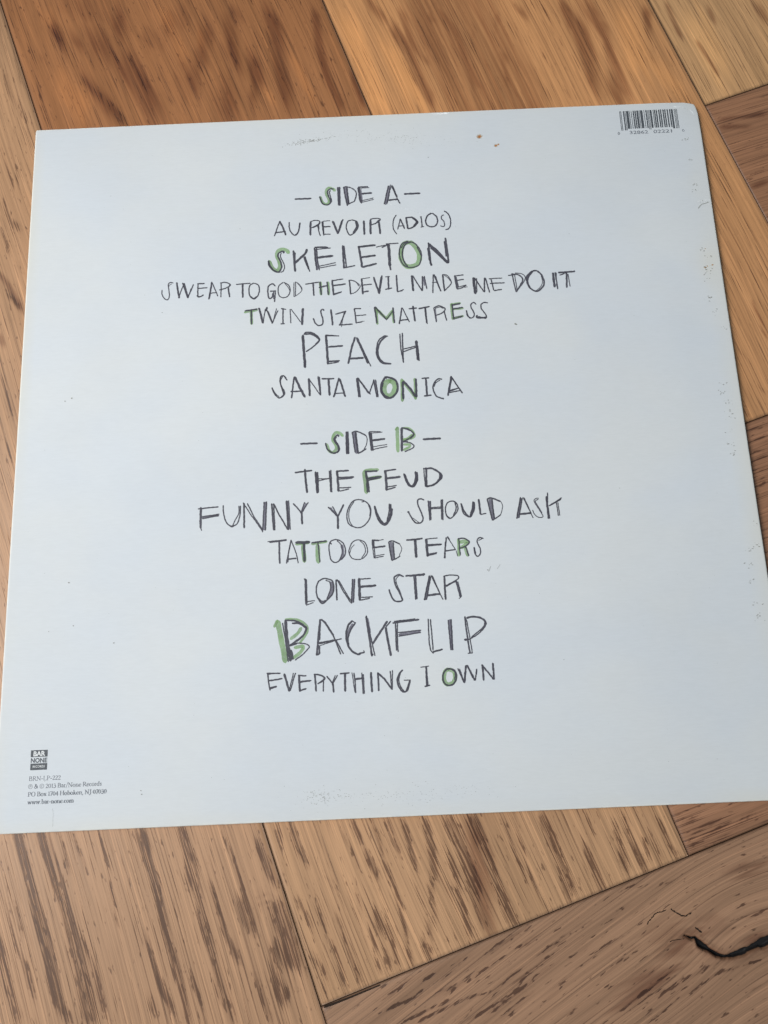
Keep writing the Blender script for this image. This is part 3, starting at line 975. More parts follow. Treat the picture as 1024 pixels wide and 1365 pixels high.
INK['song_ev'] = '''
k0.61 -49.5,-100.3 -49.2,-103.3 -48.6,-107.0
k0.61 -49.8,-100.2 -44.4,-100.5
k0.38 -49.7,-100.7 -44.4,-100.3
k0.68 -49.0,-103.2 -43.7,-102.6
k0.60 -48.8,-106.6 -46.0,-105.4
k0.75 -48.4,-106.0 -46.0,-105.6
k0.91 -42.8,-100.8 -40.9,-107.6
k0.53 -38.3,-100.6 -40.5,-107.5
k0.45 -39.1,-100.6 -40.9,-107.3
k0.91 -36.9,-101.6 -36.6,-107.7
k0.61 -37.2,-101.6 -34.0,-101.9
k0.53 -36.5,-104.0 -32.0,-103.8
k0.45 -36.5,-104.4 -32.4,-104.0
k0.68 -36.8,-107.8 -34.1,-106.9
k0.76 -30.5,-101.5 -30.1,-108.1
kc0.68 -30.8,-101.5 -28.5,-101.8 -26.5,-103.0 -27.5,-104.2 -29.4,-105.2
k0.53 -27.1,-103.3 -27.2,-108.3
k0.38 -27.5,-103.8 -29.0,-105.1
k0.60 -25.7,-102.4 -23.5,-105.3
k0.53 -21.4,-102.2 -23.6,-105.8
k0.45 -22.3,-102.2 -23.5,-105.1
k0.75 -23.3,-105.1 -23.1,-108.8
k0.68 -20.3,-101.7 -16.6,-101.5
k0.91 -18.3,-101.6 -18.5,-108.6
k0.38 -15.5,-101.4 -14.6,-109.2
k0.60 -14.7,-101.6 -14.4,-105.1 -14.3,-109.4
k0.83 -14.3,-104.0 -11.2,-103.8
k0.45 -11.6,-101.7 -11.3,-110.0
k0.38 -10.9,-102.3 -10.8,-109.9
l0.45 -11.2,-102.3 -11.0,-109.7
k0.91 -7.9,-101.7 -7.7,-109.3
k0.76 -5.1,-101.9 -5.0,-109.0
k0.76 -5.1,-102.0 -2.6,-104.5 0.4,-108.7
k0.53 -0.1,-101.5 0.2,-108.7
k0.45 0.8,-101.2 0.4,-108.7
kc0.76 4.9,-101.3 3.6,-102.6 2.6,-105.1 3.3,-108.1 4.7,-109.8 6.4,-109.3 7.7,-105.5
kc0.45 3.9,-102.6 3.2,-105.2 4.0,-108.1 5.1,-109.6
k0.45 5.3,-105.3 7.9,-105.4
k0.38 7.4,-105.7 5.9,-109.5
k0.45 12.2,-100.5 15.5,-100.2
k0.53 14.3,-100.4 14.2,-107.9
k0.38 14.6,-100.4 14.8,-107.8
l0.38 14.5,-100.6 14.5,-107.8
k0.68 13.5,-108.1 15.5,-107.7
gc1.66 23.4,-101.9 21.9,-102.7 21.3,-105.1 22.0,-107.4 23.4,-107.8 25.2,-106.8 25.9,-104.6 25.3,-102.7 23.4,-101.9
kc0.68 23.1,-101.6 21.5,-102.9 20.9,-105.1 21.4,-107.2 22.9,-108.1 24.8,-107.7 26.2,-105.9 26.4,-103.9 25.5,-102.2 23.1,-101.6
kc0.45 24.0,-101.7 25.5,-102.5 25.9,-103.8 25.6,-106.0
k0.60 27.2,-101.7 29.3,-107.3
k0.53 27.8,-101.9 29.3,-107.1
k0.83 30.5,-100.7 29.4,-107.3
k0.76 30.9,-100.5 33.7,-106.6
k0.38 31.2,-101.1 32.8,-105.6
k0.53 34.7,-102.2 33.8,-106.6
k0.30 34.9,-102.4 34.2,-105.3
k0.83 37.1,-100.6 37.2,-106.7
k0.68 36.9,-100.6 41.2,-106.5
k0.83 41.3,-100.2 41.4,-106.5
'''
FIGURE = '''
b3.7 -148,-159 -143,-173 -140,-183 -136,-194 -132,-210 -128,-223 -125,-225
b2.2 -143,-177 -139,-191 -137,-198
b5.2 -139,-159 -134,-171 -129,-184 -125,-197 -121,-211 -118,-225
b1.2 -132,-159 -128,-173
b4.4 -101,-159 -97,-169 -93,-181
b2.9 -93,-181 -90,-196 -86,-208 -83,-217 -81,-227
b2.2 -98,-196 -94,-206 -91,-215 -86,-223
b2.8 -95,-219 -93,-225
b3.2 -153,-197 -150,-209 -144,-224
b1.3 -151,-183 -148,-195 -142,-208 -140,-215
b1.1 -143,-203 -139,-216
b4.4 -84,-160 -81,-170 -80,-180
b1.0 -122,-195 -117,-206 -112,-223
b0.9 -148,-182 -144,-194
b0.7 -126,-161 -120,-174
b0.7 -116,-159 -108,-193
b2.9 -80,-167 -76,-191 -72,-204 -68,-217 -64,-228
b2.2 -73,-179 -69,-191 -65,-201 -62,-206
b1.8 -69,-159 -66,-165 -63,-173 -60,-183 -56,-197
b2.9 -62,-184 -58,-195
b3.7 -54,-164 -51,-175 -48,-177
b2.9 -55,-185 -50,-184
b5.8 -48,-187 -44,-198 -42,-208
b4.3 -49,-201 -48,-214 -44,-221
b2.1 -56,-211 -53,-220 -50,-227
b1.4 -71,-211 -69,-220
b1.7 -80,-212 -76,-220
b2.5 -41,-159 -39,-167 -35,-174
b1.8 -47,-159 -45,-167
b1.2 -47,-174 -44,-177
b2.2 -40,-186 -36,-191 -34,-197
b1.2 -32,-186 -29,-198
b2.8 -34,-206 -29,-213
b1.1 -31,-211 -29,-220
b1.7 -27,-201 -24,-209 -22,-219
b1.7 -25,-191 -21,-203 -16,-216
b1.5 -22,-162 -18,-169 -15,-177
b1.8 -18,-158 -14,-166
b2.9 -12,-171 -8,-179
b1.5 -10,-159 -7,-166 -6,-173
b1.0 -17,-183 -12,-196 -9,-213
b2.9 -10,-189 -8,-198
b0.9 -30,-176 -25,-183
b2.2 -4,-158 -1,-167 1,-172
b2.2 2,-159 5,-169 6,-176
b2.5 11,-159 13,-169 14,-179 12,-185 13,-195
b2.1 9,-193 11,-200
b3.1 9,-202 10,-208
b1.7 -6,-173 -1,-186 1,-197 3,-209
b1.7 -7,-193 -4,-201 -2,-211
b2.1 -7,-205 -5,-213
b5.1 20,-159 24,-166 27,-177 30,-185
b2.2 20,-174 23,-186 26,-202
b5.1 29,-159 32,-168
b3.6 34,-170 37,-182 41,-193 43,-198
b1.0 42,-160 49,-184
b3.7 57,-160 60,-171 63,-179 65,-189
b1.8 59,-161 64,-176 67,-188
b0.7 26,-183 31,-201
b0.9 22,-187 26,-199
b0.7 46,-160 51,-184 56,-194
t8.8 30,-162 33,-196
b1.0 -8,-222 4,-214
b1.0 -7,-225 9,-219
b1.0 -0,-229 16,-223
b1.0 3,-230 24,-222 32,-221
b1.0 9,-222 20,-217
b1.0 7,-216 14,-212
b1.0 12,-217 24,-208
b1.0 15,-221 26,-215 37,-209
b1.0 23,-230 36,-224 44,-218
b1.0 31,-228 44,-220 56,-212
b1.0 36,-230 48,-221
b1.0 42,-218 57,-208
b1.0 32,-221 43,-213
b1.0 45,-206 52,-202
b0.8 52,-225 58,-220 63,-216
b1.0 31,-208 38,-204 44,-201
b1.0 51,-209 64,-202
b3.2 72,-170 75,-179 78,-187
b1.2 73,-159 76,-166
b2.9 84,-162 86,-170 87,-180
b2.2 89,-162 92,-174 95,-181
b1.7 95,-167 97,-177
b2.2 102,-162 104,-170 108,-177
b0.7 97,-163 102,-179
b0.7 109,-164 118,-163
b0.7 111,-171 121,-165 130,-163
b0.7 112,-173 128,-166
b0.7 120,-167 136,-164
b0.7 124,-170 131,-169
b0.7 114,-173 118,-171
b0.7 134,-163 142,-162
b0.8 65,-214 72,-209 81,-204
b0.8 68,-222 74,-217 84,-211 90,-206
b0.8 78,-232 84,-227 94,-220 101,-214
b0.8 82,-230 92,-224 101,-218
b0.8 88,-231 95,-224 107,-218
b0.8 91,-233 102,-224 109,-218 117,-214
b0.8 102,-230 107,-224 113,-220 119,-217 126,-216
b0.7 128,-215 134,-214
b0.7 127,-224 133,-223
b0.9 78,-199 85,-193
b0.9 66,-201 72,-198
b0.8 65,-210 69,-206
b0.9 79,-190 83,-191
b0.7 110,-189 113,-188
b0.9 121,-184 124,-181
b0.7 124,-199 133,-199 140,-196
b0.7 128,-195 133,-194
b0.7 87,-187 96,-183
b0.7 100,-186 107,-185
b0.7 90,-195 92,-195
t7.8 99,-201 105,-208 115,-204
t5.7 131,-182 140,-182
t4.2 128,-208 137,-206
t8.4 96,-216 81,-226
t4.3 116,-198 123,-203
b2.8 -176,194 -172,181 -164,166
b1.8 -168,179 -163,164
t9.4 -122,224 -118,211
t12.1 -135,211 -121,200 -112,189 -104,171 -99,163
t5.6 -142,212 -139,207
t5.6 -154,220 -148,209
t7.3 -135,187 -130,179 -120,166
t6.5 -105,207 -97,212 -88,226
t9.1 -90,183 -84,187
t8.5 -149,233 -133,227 -120,228
b1.9 -165,208 -160,191 -155,170
b2.8 -158,202 -154,195
b4.6 -137,187 -128,177
b3.6 -124,174 -117,163
b1.9 -123,202 -118,195
b2.8 -115,200 -104,178
b2.8 -110,212 -100,200
b1.9 -98,215 -96,209
b2.2 -99,179 -93,171
b1.9 -161,228 -148,209
h9.4 -98,225 -93,211
h8.3 -90,204 -86,195
h18.3 -145,182 -136,169
h7.5 -159,228 -152,220
t7.5 -76,217 -78,206 -82,192 -84,179
t8.4 -44,220 -41,201 -39,179 -37,168
t4.7 -23,221 -21,200 -18,182 -11,164
t8.3 -64,210 -65,197
t6.4 -54,198 -52,183 -55,171
t11.8 -66,176 -68,163
t4.6 -5,183 -1,166
t5.6 -63,213 -61,222
b1.1 -30,191 -25,176 -19,163
b1.1 -73,230 -70,225
b1.5 -66,208 -62,190
b1.5 -55,199 -52,191
b1.5 -48,212 -44,201
b2.8 -44,222 -41,212
h5.5 -34,195 -26,171
h5.5 -48,179 -44,168
h5.6 -81,213 -79,203
h13.9 -7,216 -1,194 7,161
b0.5 4,176 5,172
t5.6 4,224 11,215
h12.9 12,201 19,180 27,161
t5.6 14,211 21,199 26,181 32,166
t4.6 20,219 25,198 32,186
t4.6 32,216 37,208
t5.6 39,218 47,204 50,187 54,172 60,167 67,171 69,179
t3.7 56,209 54,197
t4.6 46,204 54,198
t5.6 67,220 65,203
t4.6 76,219 81,214
t7.3 69,195 68,174
b0.7 27,215 28,210
b0.7 43,198 46,189
b0.7 75,208 78,196
b0.7 81,201 83,197
b0.7 87,193 89,186
b0.7 59,188 64,176
b0.7 60,173 65,161
b0.7 39,174 46,161
b0.7 68,180 74,164
b0.7 84,184 87,176
b0.7 90,218 94,202 98,193
b0.7 96,171 99,163
t5.6 100,219 103,208 105,199
t9.3 112,218 117,204
t8.3 106,210 109,188 111,171
t5.5 118,209 120,189 124,173 127,160
t8.1 118,174 123,162
h20.3 131,208 134,176
h10.9 138,186 152,164
t3.7 141,213 141,197
t3.1 171,213 173,205
t2.8 151,216 156,196
t2.2 163,194 171,174
b0.7 181,182 184,175
b0.5 179,184 180,180
b0.5 188,197 189,195
t5.5 195,214 199,202
h18.4 163,207 173,174
t2.5 168,149 191,151
t3.1 178,112 186,115
b0.6 176,133 180,134
b0.6 183,133 188,134
b0.6 179,137 182,138
b0.6 172,115 187,122
t2.5 168,145 182,145
b0.5 165,145 166,139
t1.4 170,55 173,42 174,36
b0.9 160,33 163,29 165,24
b0.6 159,8 161,-2
b0.7 168,43 169,39
b0.8 166,16 170,9
b0.7 172,42 174,38
b0.6 158,-12 168,-8
b0.6 159,-20 166,-18
b0.6 159,-24 165,-23
b0.6 159,-29 165,-27
b0.6 159,-31 165,-29
b0.6 159,-36 164,-33
b0.6 159,-42 163,-38
b0.6 159,-46 162,-45
b0.6 159,-51 161,-52
b0.5 159,-6 168,-4
b0.5 158,-16 167,-15
b0.5 159,-57 161,-55
b1.1 -175,154 -172,144 -167,129
b1.1 -171,154 -168,143 -164,126
b1.0 -168,143 -164,136
b1.1 -172,127 -170,116 -166,108
b3.1 -167,111 -163,107
b1.4 -171,107 -167,95
b1.1 -165,91 -160,85
t2.7 -171,85 -165,76 -160,66
b2.0 -168,76 -160,67
t2.1 -169,55 -167,49
b0.6 -168,36 -161,16
b0.5 -163,-2 -160,-12
b0.5 -165,-12 -161,-25
b0.5 -166,9 -161,-3
T52.4 43,231 49,202 66,156
'''

# ------------------------------------------------------------------ floor
W = 151.0                 # plank width, mm
LEN = 5 * W
TH = R(-72.0)
A = np.array([math.cos(TH), math.sin(TH)])        # along the "upright" planks, towards the viewer
B = np.array([-math.sin(TH), math.cos(TH)])       # along the cross planks
E0, B0 = 202.5, -99.0


def to_ab(p):
    p = np.asarray(p, float)
    return p @ A, p @ B


BANDS = []
for ln in FIGURE.strip().split('\n'):
    f = ln.split()
    BANDS.append((f[0][0], float(f[0][1:]), np.array([[float(q) for q in p.split(',')] for p in f[1:]])))

PLANKS = []      # kind, a0, a1, b0, b1, key
for m in range(-1, 2):
    for k in range(-5, 6):
        sb, sa = k * W + m * LEN, -k * W + m * LEN
        PLANKS.append(('V', E0 + sa - LEN, E0 + sa, B0 + sb, B0 + W + sb, ('V', k, m)))
        PLANKS.append(('H', E0 + sa - W, E0 + sa, B0 + W + sb, B0 + W + sb + LEN, ('H', k, m)))

# base colour at the two ends of each plank that the photograph shows
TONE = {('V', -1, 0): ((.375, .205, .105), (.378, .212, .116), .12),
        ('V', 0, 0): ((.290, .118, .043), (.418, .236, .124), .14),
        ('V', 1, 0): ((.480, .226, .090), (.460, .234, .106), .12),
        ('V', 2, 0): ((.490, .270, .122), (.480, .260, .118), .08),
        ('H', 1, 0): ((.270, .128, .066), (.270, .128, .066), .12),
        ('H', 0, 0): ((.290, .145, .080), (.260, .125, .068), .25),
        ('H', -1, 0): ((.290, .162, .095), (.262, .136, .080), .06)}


DASH = {('H', -1, 0): 1.0, ('H', 0, 0): .8, ('H', 1, 0): .7, ('V', -1, 0): .8, ('V', 0, 0): .8, ('V', 1, 0): .25, ('V', 2, 0): .2}


def seg_dist(P, poly):
    d = np.full(len(P), 1e9)
    for q0, q1 in zip(poly[:-1], poly[1:]):
        v = q1 - q0
        t = np.clip(((P - q0) @ v) / max(v @ v, 1e-9), 0, 1)
        d = np.minimum(d, np.hypot(*(P - q0 - t[:, None] * v).T))
    return d


def smooth01(x):
    x = np.clip(x, 0, 1)
    return x * x * (3 - 2 * x)


def catmull(P, n=7):
    P = np.asarray(P, float)
    Q = np.concatenate([[2 * P[0] - P[1]], P, [2 * P[-1] - P[-2]]])
    if np.allclose(P[0], P[-1]):
        Q[0], Q[-1] = P[-2], P[1]
    r = []
    for i in range(1, len(Q) - 2):
        for t in np.linspace(0, 1, n, endpoint=False):
            a, b, c, d = Q[i - 1:i + 3]
            r.append(.5 * ((2 * b) + (c - a) * t + (2 * a - 5 * b + 4 * c - d) * t * t + (3 * b - a - 3 * c + d) * t ** 3))
    r.append(P[-1])
    return np.array(r)


def resample(P, step):
    P = np.asarray(P, float)
    s = np.concatenate([[0], np.cumsum(np.hypot(*np.diff(P, axis=0).T))])
    n = max(3, int(s[-1] / step) + 1)
    t = np.linspace(0, s[-1], n)
    return np.stack([np.interp(t, s, P[:, 0]), np.interp(t, s, P[:, 1])], 1)


# the split in the knot of the cross plank: centre line (mm) and width
main = [(106.9, -204.4, .5), (109.6, -205.5, .9), (111.0, -205.5, 1.5), (112.5, -207.6, 2.3), (114.8, -209.2, 2.2), (117.4, -210.9, 1.6),
        (118.7, -211.6, 1.3), (121.4, -212.3, 1.7), (125.8, -211.6, 2.1), (130.2, -210.2, 2.6), (134.0, -208.7, 3.3), (138.0, -207.5, 3.4), (145.0, -204.5, 2.6), (151.0, -203, .4)]
mp = catmull([(a, b) for a, b, c in main], 8)
mw = np.interp(np.linspace(0, 1, len(mp)), np.linspace(0, 1, len(main)), [c for a, b, c in main])


verts, faces = [], []
att = {k: [] for k in ('figure', 'dark_tone', 'light_tone', 'joint', 'void', 'dashes')}
att_col, att_grain = [], []
fmat = []
vbase = 0
FA, FB = [], []
GAP, BEV = 0.14, 0.8
for kind, a0, a1, b0, b1, key in PLANKS:
    ca, cb = (a0 + a1) / 2, (b0 + b1) / 2
    cen = ca * A + cb * B
    if np.hypot(*cen) > 1150:
        continue
    seed = hash((kind, key[1] * 7 + key[2] * 31)) % 1000 if False else (abs(key[1] * 37 + key[2] * 101 + (13 if kind == 'V' else 57)) % 211)
    lo_u, hi_u = (a0, a1) if kind == 'V' else (b0, b1)
    lo_v, hi_v = (b0, b1) if kind == 'V' else (a0, a1)
    visible = key in TONE
    # grid lines along u and v (mm, plank edges given a small bevel ring)
    def lines(lo, hi, step):
        n = max(2, int((hi - lo) / step))
        return np.concatenate([[lo + GAP], np.linspace(lo + GAP + BEV, hi - GAP - BEV, n), [hi - GAP]])
    if visible:
        U = []
        x = lo_u + GAP + BEV
        while x < hi_u - GAP - BEV:
            U.append(x)
            # dense only where the plank comes near the sleeve
            near = -300 < x < 300
            x += (0.45 if key == ('H', -1, 0) and 38 < x < 85 else 1.3) if near else 12
        U = np.concatenate([[lo_u + GAP], U, [hi_u - GAP - BEV, hi_u - GAP]])
        V = lines(lo_v, hi_v, 1.2)
        if key == ('H', -1, 0):
            V = np.unique(np.concatenate([V[(V < 214) | (V > 250)], np.arange(214, 250, .5)]))
    else:
        U = lines(lo_u, hi_u, 12)
        V = lines(lo_v, hi_v, 3)
    nu, nv = len(U), len(V)
    UU, VV = np.meshgrid(U, V, indexing='ij')
    aa, bb = (UU, VV) if kind == 'V' else (VV, UU)
    X = aa.ravel() * A[0] + bb.ravel() * B[0]
    Y = aa.ravel() * A[1] + bb.ravel() * B[1]
    P2 = np.stack([X, Y], 1)
    Z = np.zeros(nu * nv).reshape(nu, nv)
    edge = np.zeros((nu, nv))
    edge[0, :] = edge[-1, :] = 1
    edge[:, 0] = edge[:, -1] = 1
    Z -= 0.40 * edge
    Z += 0.10 * np.sin(UU / 47.0 + seed) * np.sin(VV / 31.0 + seed * 1.7) * (1 - edge)
    ed = np.minimum(np.minimum(UU - lo_u, hi_u - UU), np.minimum(VV - lo_v, hi_v - VV))
    joint = np.clip(1.0 - (ed - GAP) / 1.0, 0, 1)
    fig = np.zeros(nu * nv)
    dk = np.zeros(nu * nv)
    lt = np.zeros(nu * nv)
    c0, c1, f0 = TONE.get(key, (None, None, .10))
    if c0 is None:
        rr = np.random.default_rng(seed + 5)
        s = rr.uniform(.75, 1.1)
        c0 = c1 = (.40 * s, .225 * s, .12 * s)
    if visible:
        wob = 0.5 * np.sin(UU.ravel() / 9.0 + seed) + 0.4 * np.sin(UU.ravel() / 3.7 + VV.ravel() / 5.0)
        # every fibre carries the figure a little further or less far along the grain
        jr1, jr2 = (np.convolve(rr0.normal(0, 1, nv + 2), [.25, .5, .25], 'valid') for rr0 in (np.random.default_rng(seed + 1), np.random.default_rng(seed + 2)))
        jmix = 0.5 + 0.5 * np.sin(UU / 11.0 + seed)
        jit = (jr1[None] * jmix + jr2[None] * (1 - jmix)).ravel()
        gdir = A if kind == 'V' else B
        for tp, w, poly in BANDS:
            pa, pb = to_ab(poly.mean(0))
            if not (a0 < pa < a1 and b0 < pb < b1):
                continue
            r = w / 2
            sel = np.where((X > poly[:, 0].min() - 3 * r - 16) & (X < poly[:, 0].max() + 3 * r + 16) &
                           (Y > poly[:, 1].min() - 3 * r - 16) & (Y < poly[:, 1].max() + 3 * r + 16))[0]
            if not len(sel):
                continue
            amp = min(2.5, 1.2 * r) if tp == 'b' else min(7.0, 1.3 * r)
            d = seg_dist(P2[sel] + gdir[None] * (jit[sel] * amp)[:, None], poly) + wob[sel] * min(0.5, r * 0.25)
            if tp == 'b':
                d = np.stack([seg_dist(P2[sel] + gdir[None] * (jit[sel] * amp + o_)[:, None], poly) for o_ in (-2.5, 0, 2.5)]) + wob[sel] * min(0.5, r * 0.25)
            if tp != 'b':                 # a soft fray: several fibre depths averaged
                d = [seg_dist(P2[sel] + gdir[None] * ((jit[sel] + o_) * amp)[:, None], poly) for o_ in (-1.3, -.45, .45, 1.3)]
                d = np.stack(d)
            if tp == 'b':
                val = (1 - smooth01((d - r * 0.5) / max(r * 1.2, 0.8))).mean(0) * (0.62 if poly[0, 1] > 120 else 1.0)
                fig[sel] = np.maximum(fig[sel], val)
            elif tp == 't':
                val = 0.92 * (1 - smooth01((d - r * 0.1) / (r * 1.6))).mean(0)
                dk[sel] = np.maximum(dk[sel], val)
            elif tp == 'T':
                val = 0.62 * (1 - smooth01((d - r * 0.70) / (r * 0.5))).mean(0)
                dk[sel] = np.maximum(dk[sel], val)
            else:
                val = 0.8 * (1 - smooth01((d - r * 0.2) / (r * 1.2))).mean(0)
                lt[sel] = np.maximum(lt[sel], val)
    void = np.zeros(nu * nv)
    if key == ('H', -1, 0):
        sel = np.where((X > 100) & (X < 160) & (Y < -195) & (Y > -222))[0]
        dd = np.hypot(X[sel][:, None] - mp[None, :, 0], Y[sel][:, None] - mp[None, :, 1])
        j = dd.argmin(1)
        wl = mw[j] * .43 * (1 + .22 * np.sin(j * .31) + .06 * np.sin(j * .83 + 1))
        e = dd[np.arange(len(sel)), j] - wl
        void[sel] = np.clip(0.5 - e / 0.9, 0, 1)
        zr = Z.ravel()
        zr[sel] += np.where(e < 0.3, -2.6 * smooth01((0.3 - e) / 0.7), 0.28 * np.exp(-((e - .9) / .8) ** 2))
        Z = zr.reshape(nu, nv)
        dk[sel] = np.maximum(dk[sel], 0.75 * np.exp(-np.clip(e, 0, 99) / 2.2))
    # growth bands of the parts of the floor away from the sleeve
    rr = np.random.default_rng(seed + 99)
    far = smooth01((np.hypot(X, Y) - 330) / 60) if visible else np.ones(nu * nv)
    band = np.zeros(nu * nv)
    for q in range(9):
        v0 = rr.uniform(lo_v, hi_v)
        w = rr.uniform(1.5, 6)
        cen_v = v0 + 6 * np.sin(UU.ravel() / rr.uniform(60, 160) + rr.uniform(0, 6)) + rr.uniform(-.06, .06) * (UU.ravel() - lo_u)
        band = np.maximum(band, np.exp(-((VV.ravel() - cen_v) / w) ** 2))
    fig = np.maximum(np.maximum(fig, f0), band * far * 0.9)
    # grain flow: u along the fibre, v across it
    vf = VV + 1.2 * np.sin(UU / 70.0 + seed) + 0.5 * np.sin(UU / 23.0 + seed * 2.0)
    if key == ('H', -1, 0):
        kb = np.where(UU < 30, UU, 30 + 30 * np.tanh((UU - 30) / 30))
        vf = vf + 0.23 * kb + 5.0 * np.exp(-((UU - 62) / 22) ** 2 - ((VV - 232) / 16) ** 2)
    if key == ('V', 0, 0):
        vf = vf + 4.0 * np.sin(UU / 60.0) * np.exp(-((VV + 40) / 40) ** 2)
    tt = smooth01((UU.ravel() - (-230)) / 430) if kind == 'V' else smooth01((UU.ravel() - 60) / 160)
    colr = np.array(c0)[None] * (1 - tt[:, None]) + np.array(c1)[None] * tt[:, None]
    verts.append(np.stack([X * MM, Y * MM, Z.ravel() * MM], 1))
    att['figure'].append(fig)
    att['dark_tone'].append(dk)
    att['light_tone'].append(lt)
    att['joint'].append(joint.ravel())
    att['void'].append(void)
    att['dashes'].append(np.full(nu * nv, DASH.get(key, .35)))
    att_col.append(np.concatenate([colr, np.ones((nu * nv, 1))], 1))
    att_grain.append(np.stack([(UU.ravel() + seed * 17.0) * MM, (vf.ravel() + seed * 41.0) * MM, np.full(nu * nv, float(seed))], 1))
    idx = np.arange(nu * nv).reshape(nu, nv) + vbase
    q = np.stack([idx[:-1, :-1], idx[1:, :-1], idx[1:, 1:], idx[:-1, 1:]], -1).reshape(-1, 4)
    if kind == 'V':
        pass
    # make all faces look up
    p0, p1, p2 = (np.array([X[i - vbase], Y[i - vbase]]) for i in q[0][:3])
    if np.cross(p1 - p0, p2 - p0) < 0:
        q = q[:, ::-1]
    FA.append(q)
    vbase += nu * nv
    # plank sides, 10 mm down into the joint
    ring = np.concatenate([idx[:, 0], idx[-1, 1:], idx[-2::-1, -1], idx[0, -2:0:-1]])
    rl = ring - (vbase - nu * nv)
    low = np.stack([X[rl] * MM, Y[rl] * MM, np.full(len(rl), -10 * MM)], 1)
    verts.append(low)
    nl = len(rl)
    for k2, v2 in att.items():
        v2.append(np.ones(nl) if k2 == 'joint' else np.zeros(nl))
    att_col.append(np.tile(np.array([[.1, .06, .04, 1.]]), (nl, 1)))
    att_grain.append(np.zeros((nl, 3)))
    li = np.arange(nl) + vbase
    FB.append(np.stack([ring, np.roll(ring, -1), np.roll(li, -1), li], 1))
    vbase += nl

# dark sub-floor under the joints, the last quad of the same mesh
sub = np.array([[-2.2, -2.2, -.0095], [2.2, -2.2, -.0095], [2.2, 2.2, -.0095], [-2.2, 2.2, -.0095]])
verts.append(sub)
for k2, v2 in att.items():
    v2.append(np.ones(4) if k2 == 'joint' else np.zeros(4))
att_col.append(np.tile(np.array([[.1, .06, .04, 1.]]), (4, 1)))
att_grain.append(np.zeros((4, 3)))
top_faces = np.concatenate(FA)
side_faces = np.concatenate(FB + [np.arange(4)[None] + vbase])
allv = np.concatenate(verts)
allf = np.concatenate([top_faces, side_faces]).astype(np.int32)
me = bpy.data.meshes.new('floor')
me.vertices.add(len(allv))
me.vertices.foreach_set('co', allv.astype(np.float32).ravel())
me.loops.add(len(allf) * 4)
me.loops.foreach_set('vertex_index', allf.ravel())
me.polygons.add(len(allf))
me.polygons.foreach_set('loop_start', np.arange(0, len(allf) * 4, 4, dtype=np.int32))
me.polygons.foreach_set('loop_total', np.full(len(allf), 4, dtype=np.int32))
me.materials.append(M_OAK)
me.materials.append(M_GAP)
me.polygons.foreach_set('material_index', np.concatenate([np.zeros(len(top_faces)), np.ones(len(side_faces))]).astype(np.int32))
sm = np.concatenate([np.ones(len(top_faces)), np.zeros(len(side_faces))]).astype(bool)
me.polygons.foreach_set('use_smooth', sm)
for k2, v2 in att.items():
    at = me.attributes.new(k2, 'FLOAT', 'POINT')
    at.data.foreach_set('value', np.concatenate(v2).astype(np.float32))
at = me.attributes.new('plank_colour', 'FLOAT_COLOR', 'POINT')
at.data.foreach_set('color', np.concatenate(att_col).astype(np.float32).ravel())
at = me.attributes.new('grain', 'FLOAT_VECTOR', 'POINT')
at.data.foreach_set('vector', np.concatenate(att_grain).astype(np.float32).ravel())
me.update(calc_edges=True)
floor = link('floor', me)
floor['kind'] = 'structure'
floor['label'] = 'herringbone floor of wide brown oak planks'


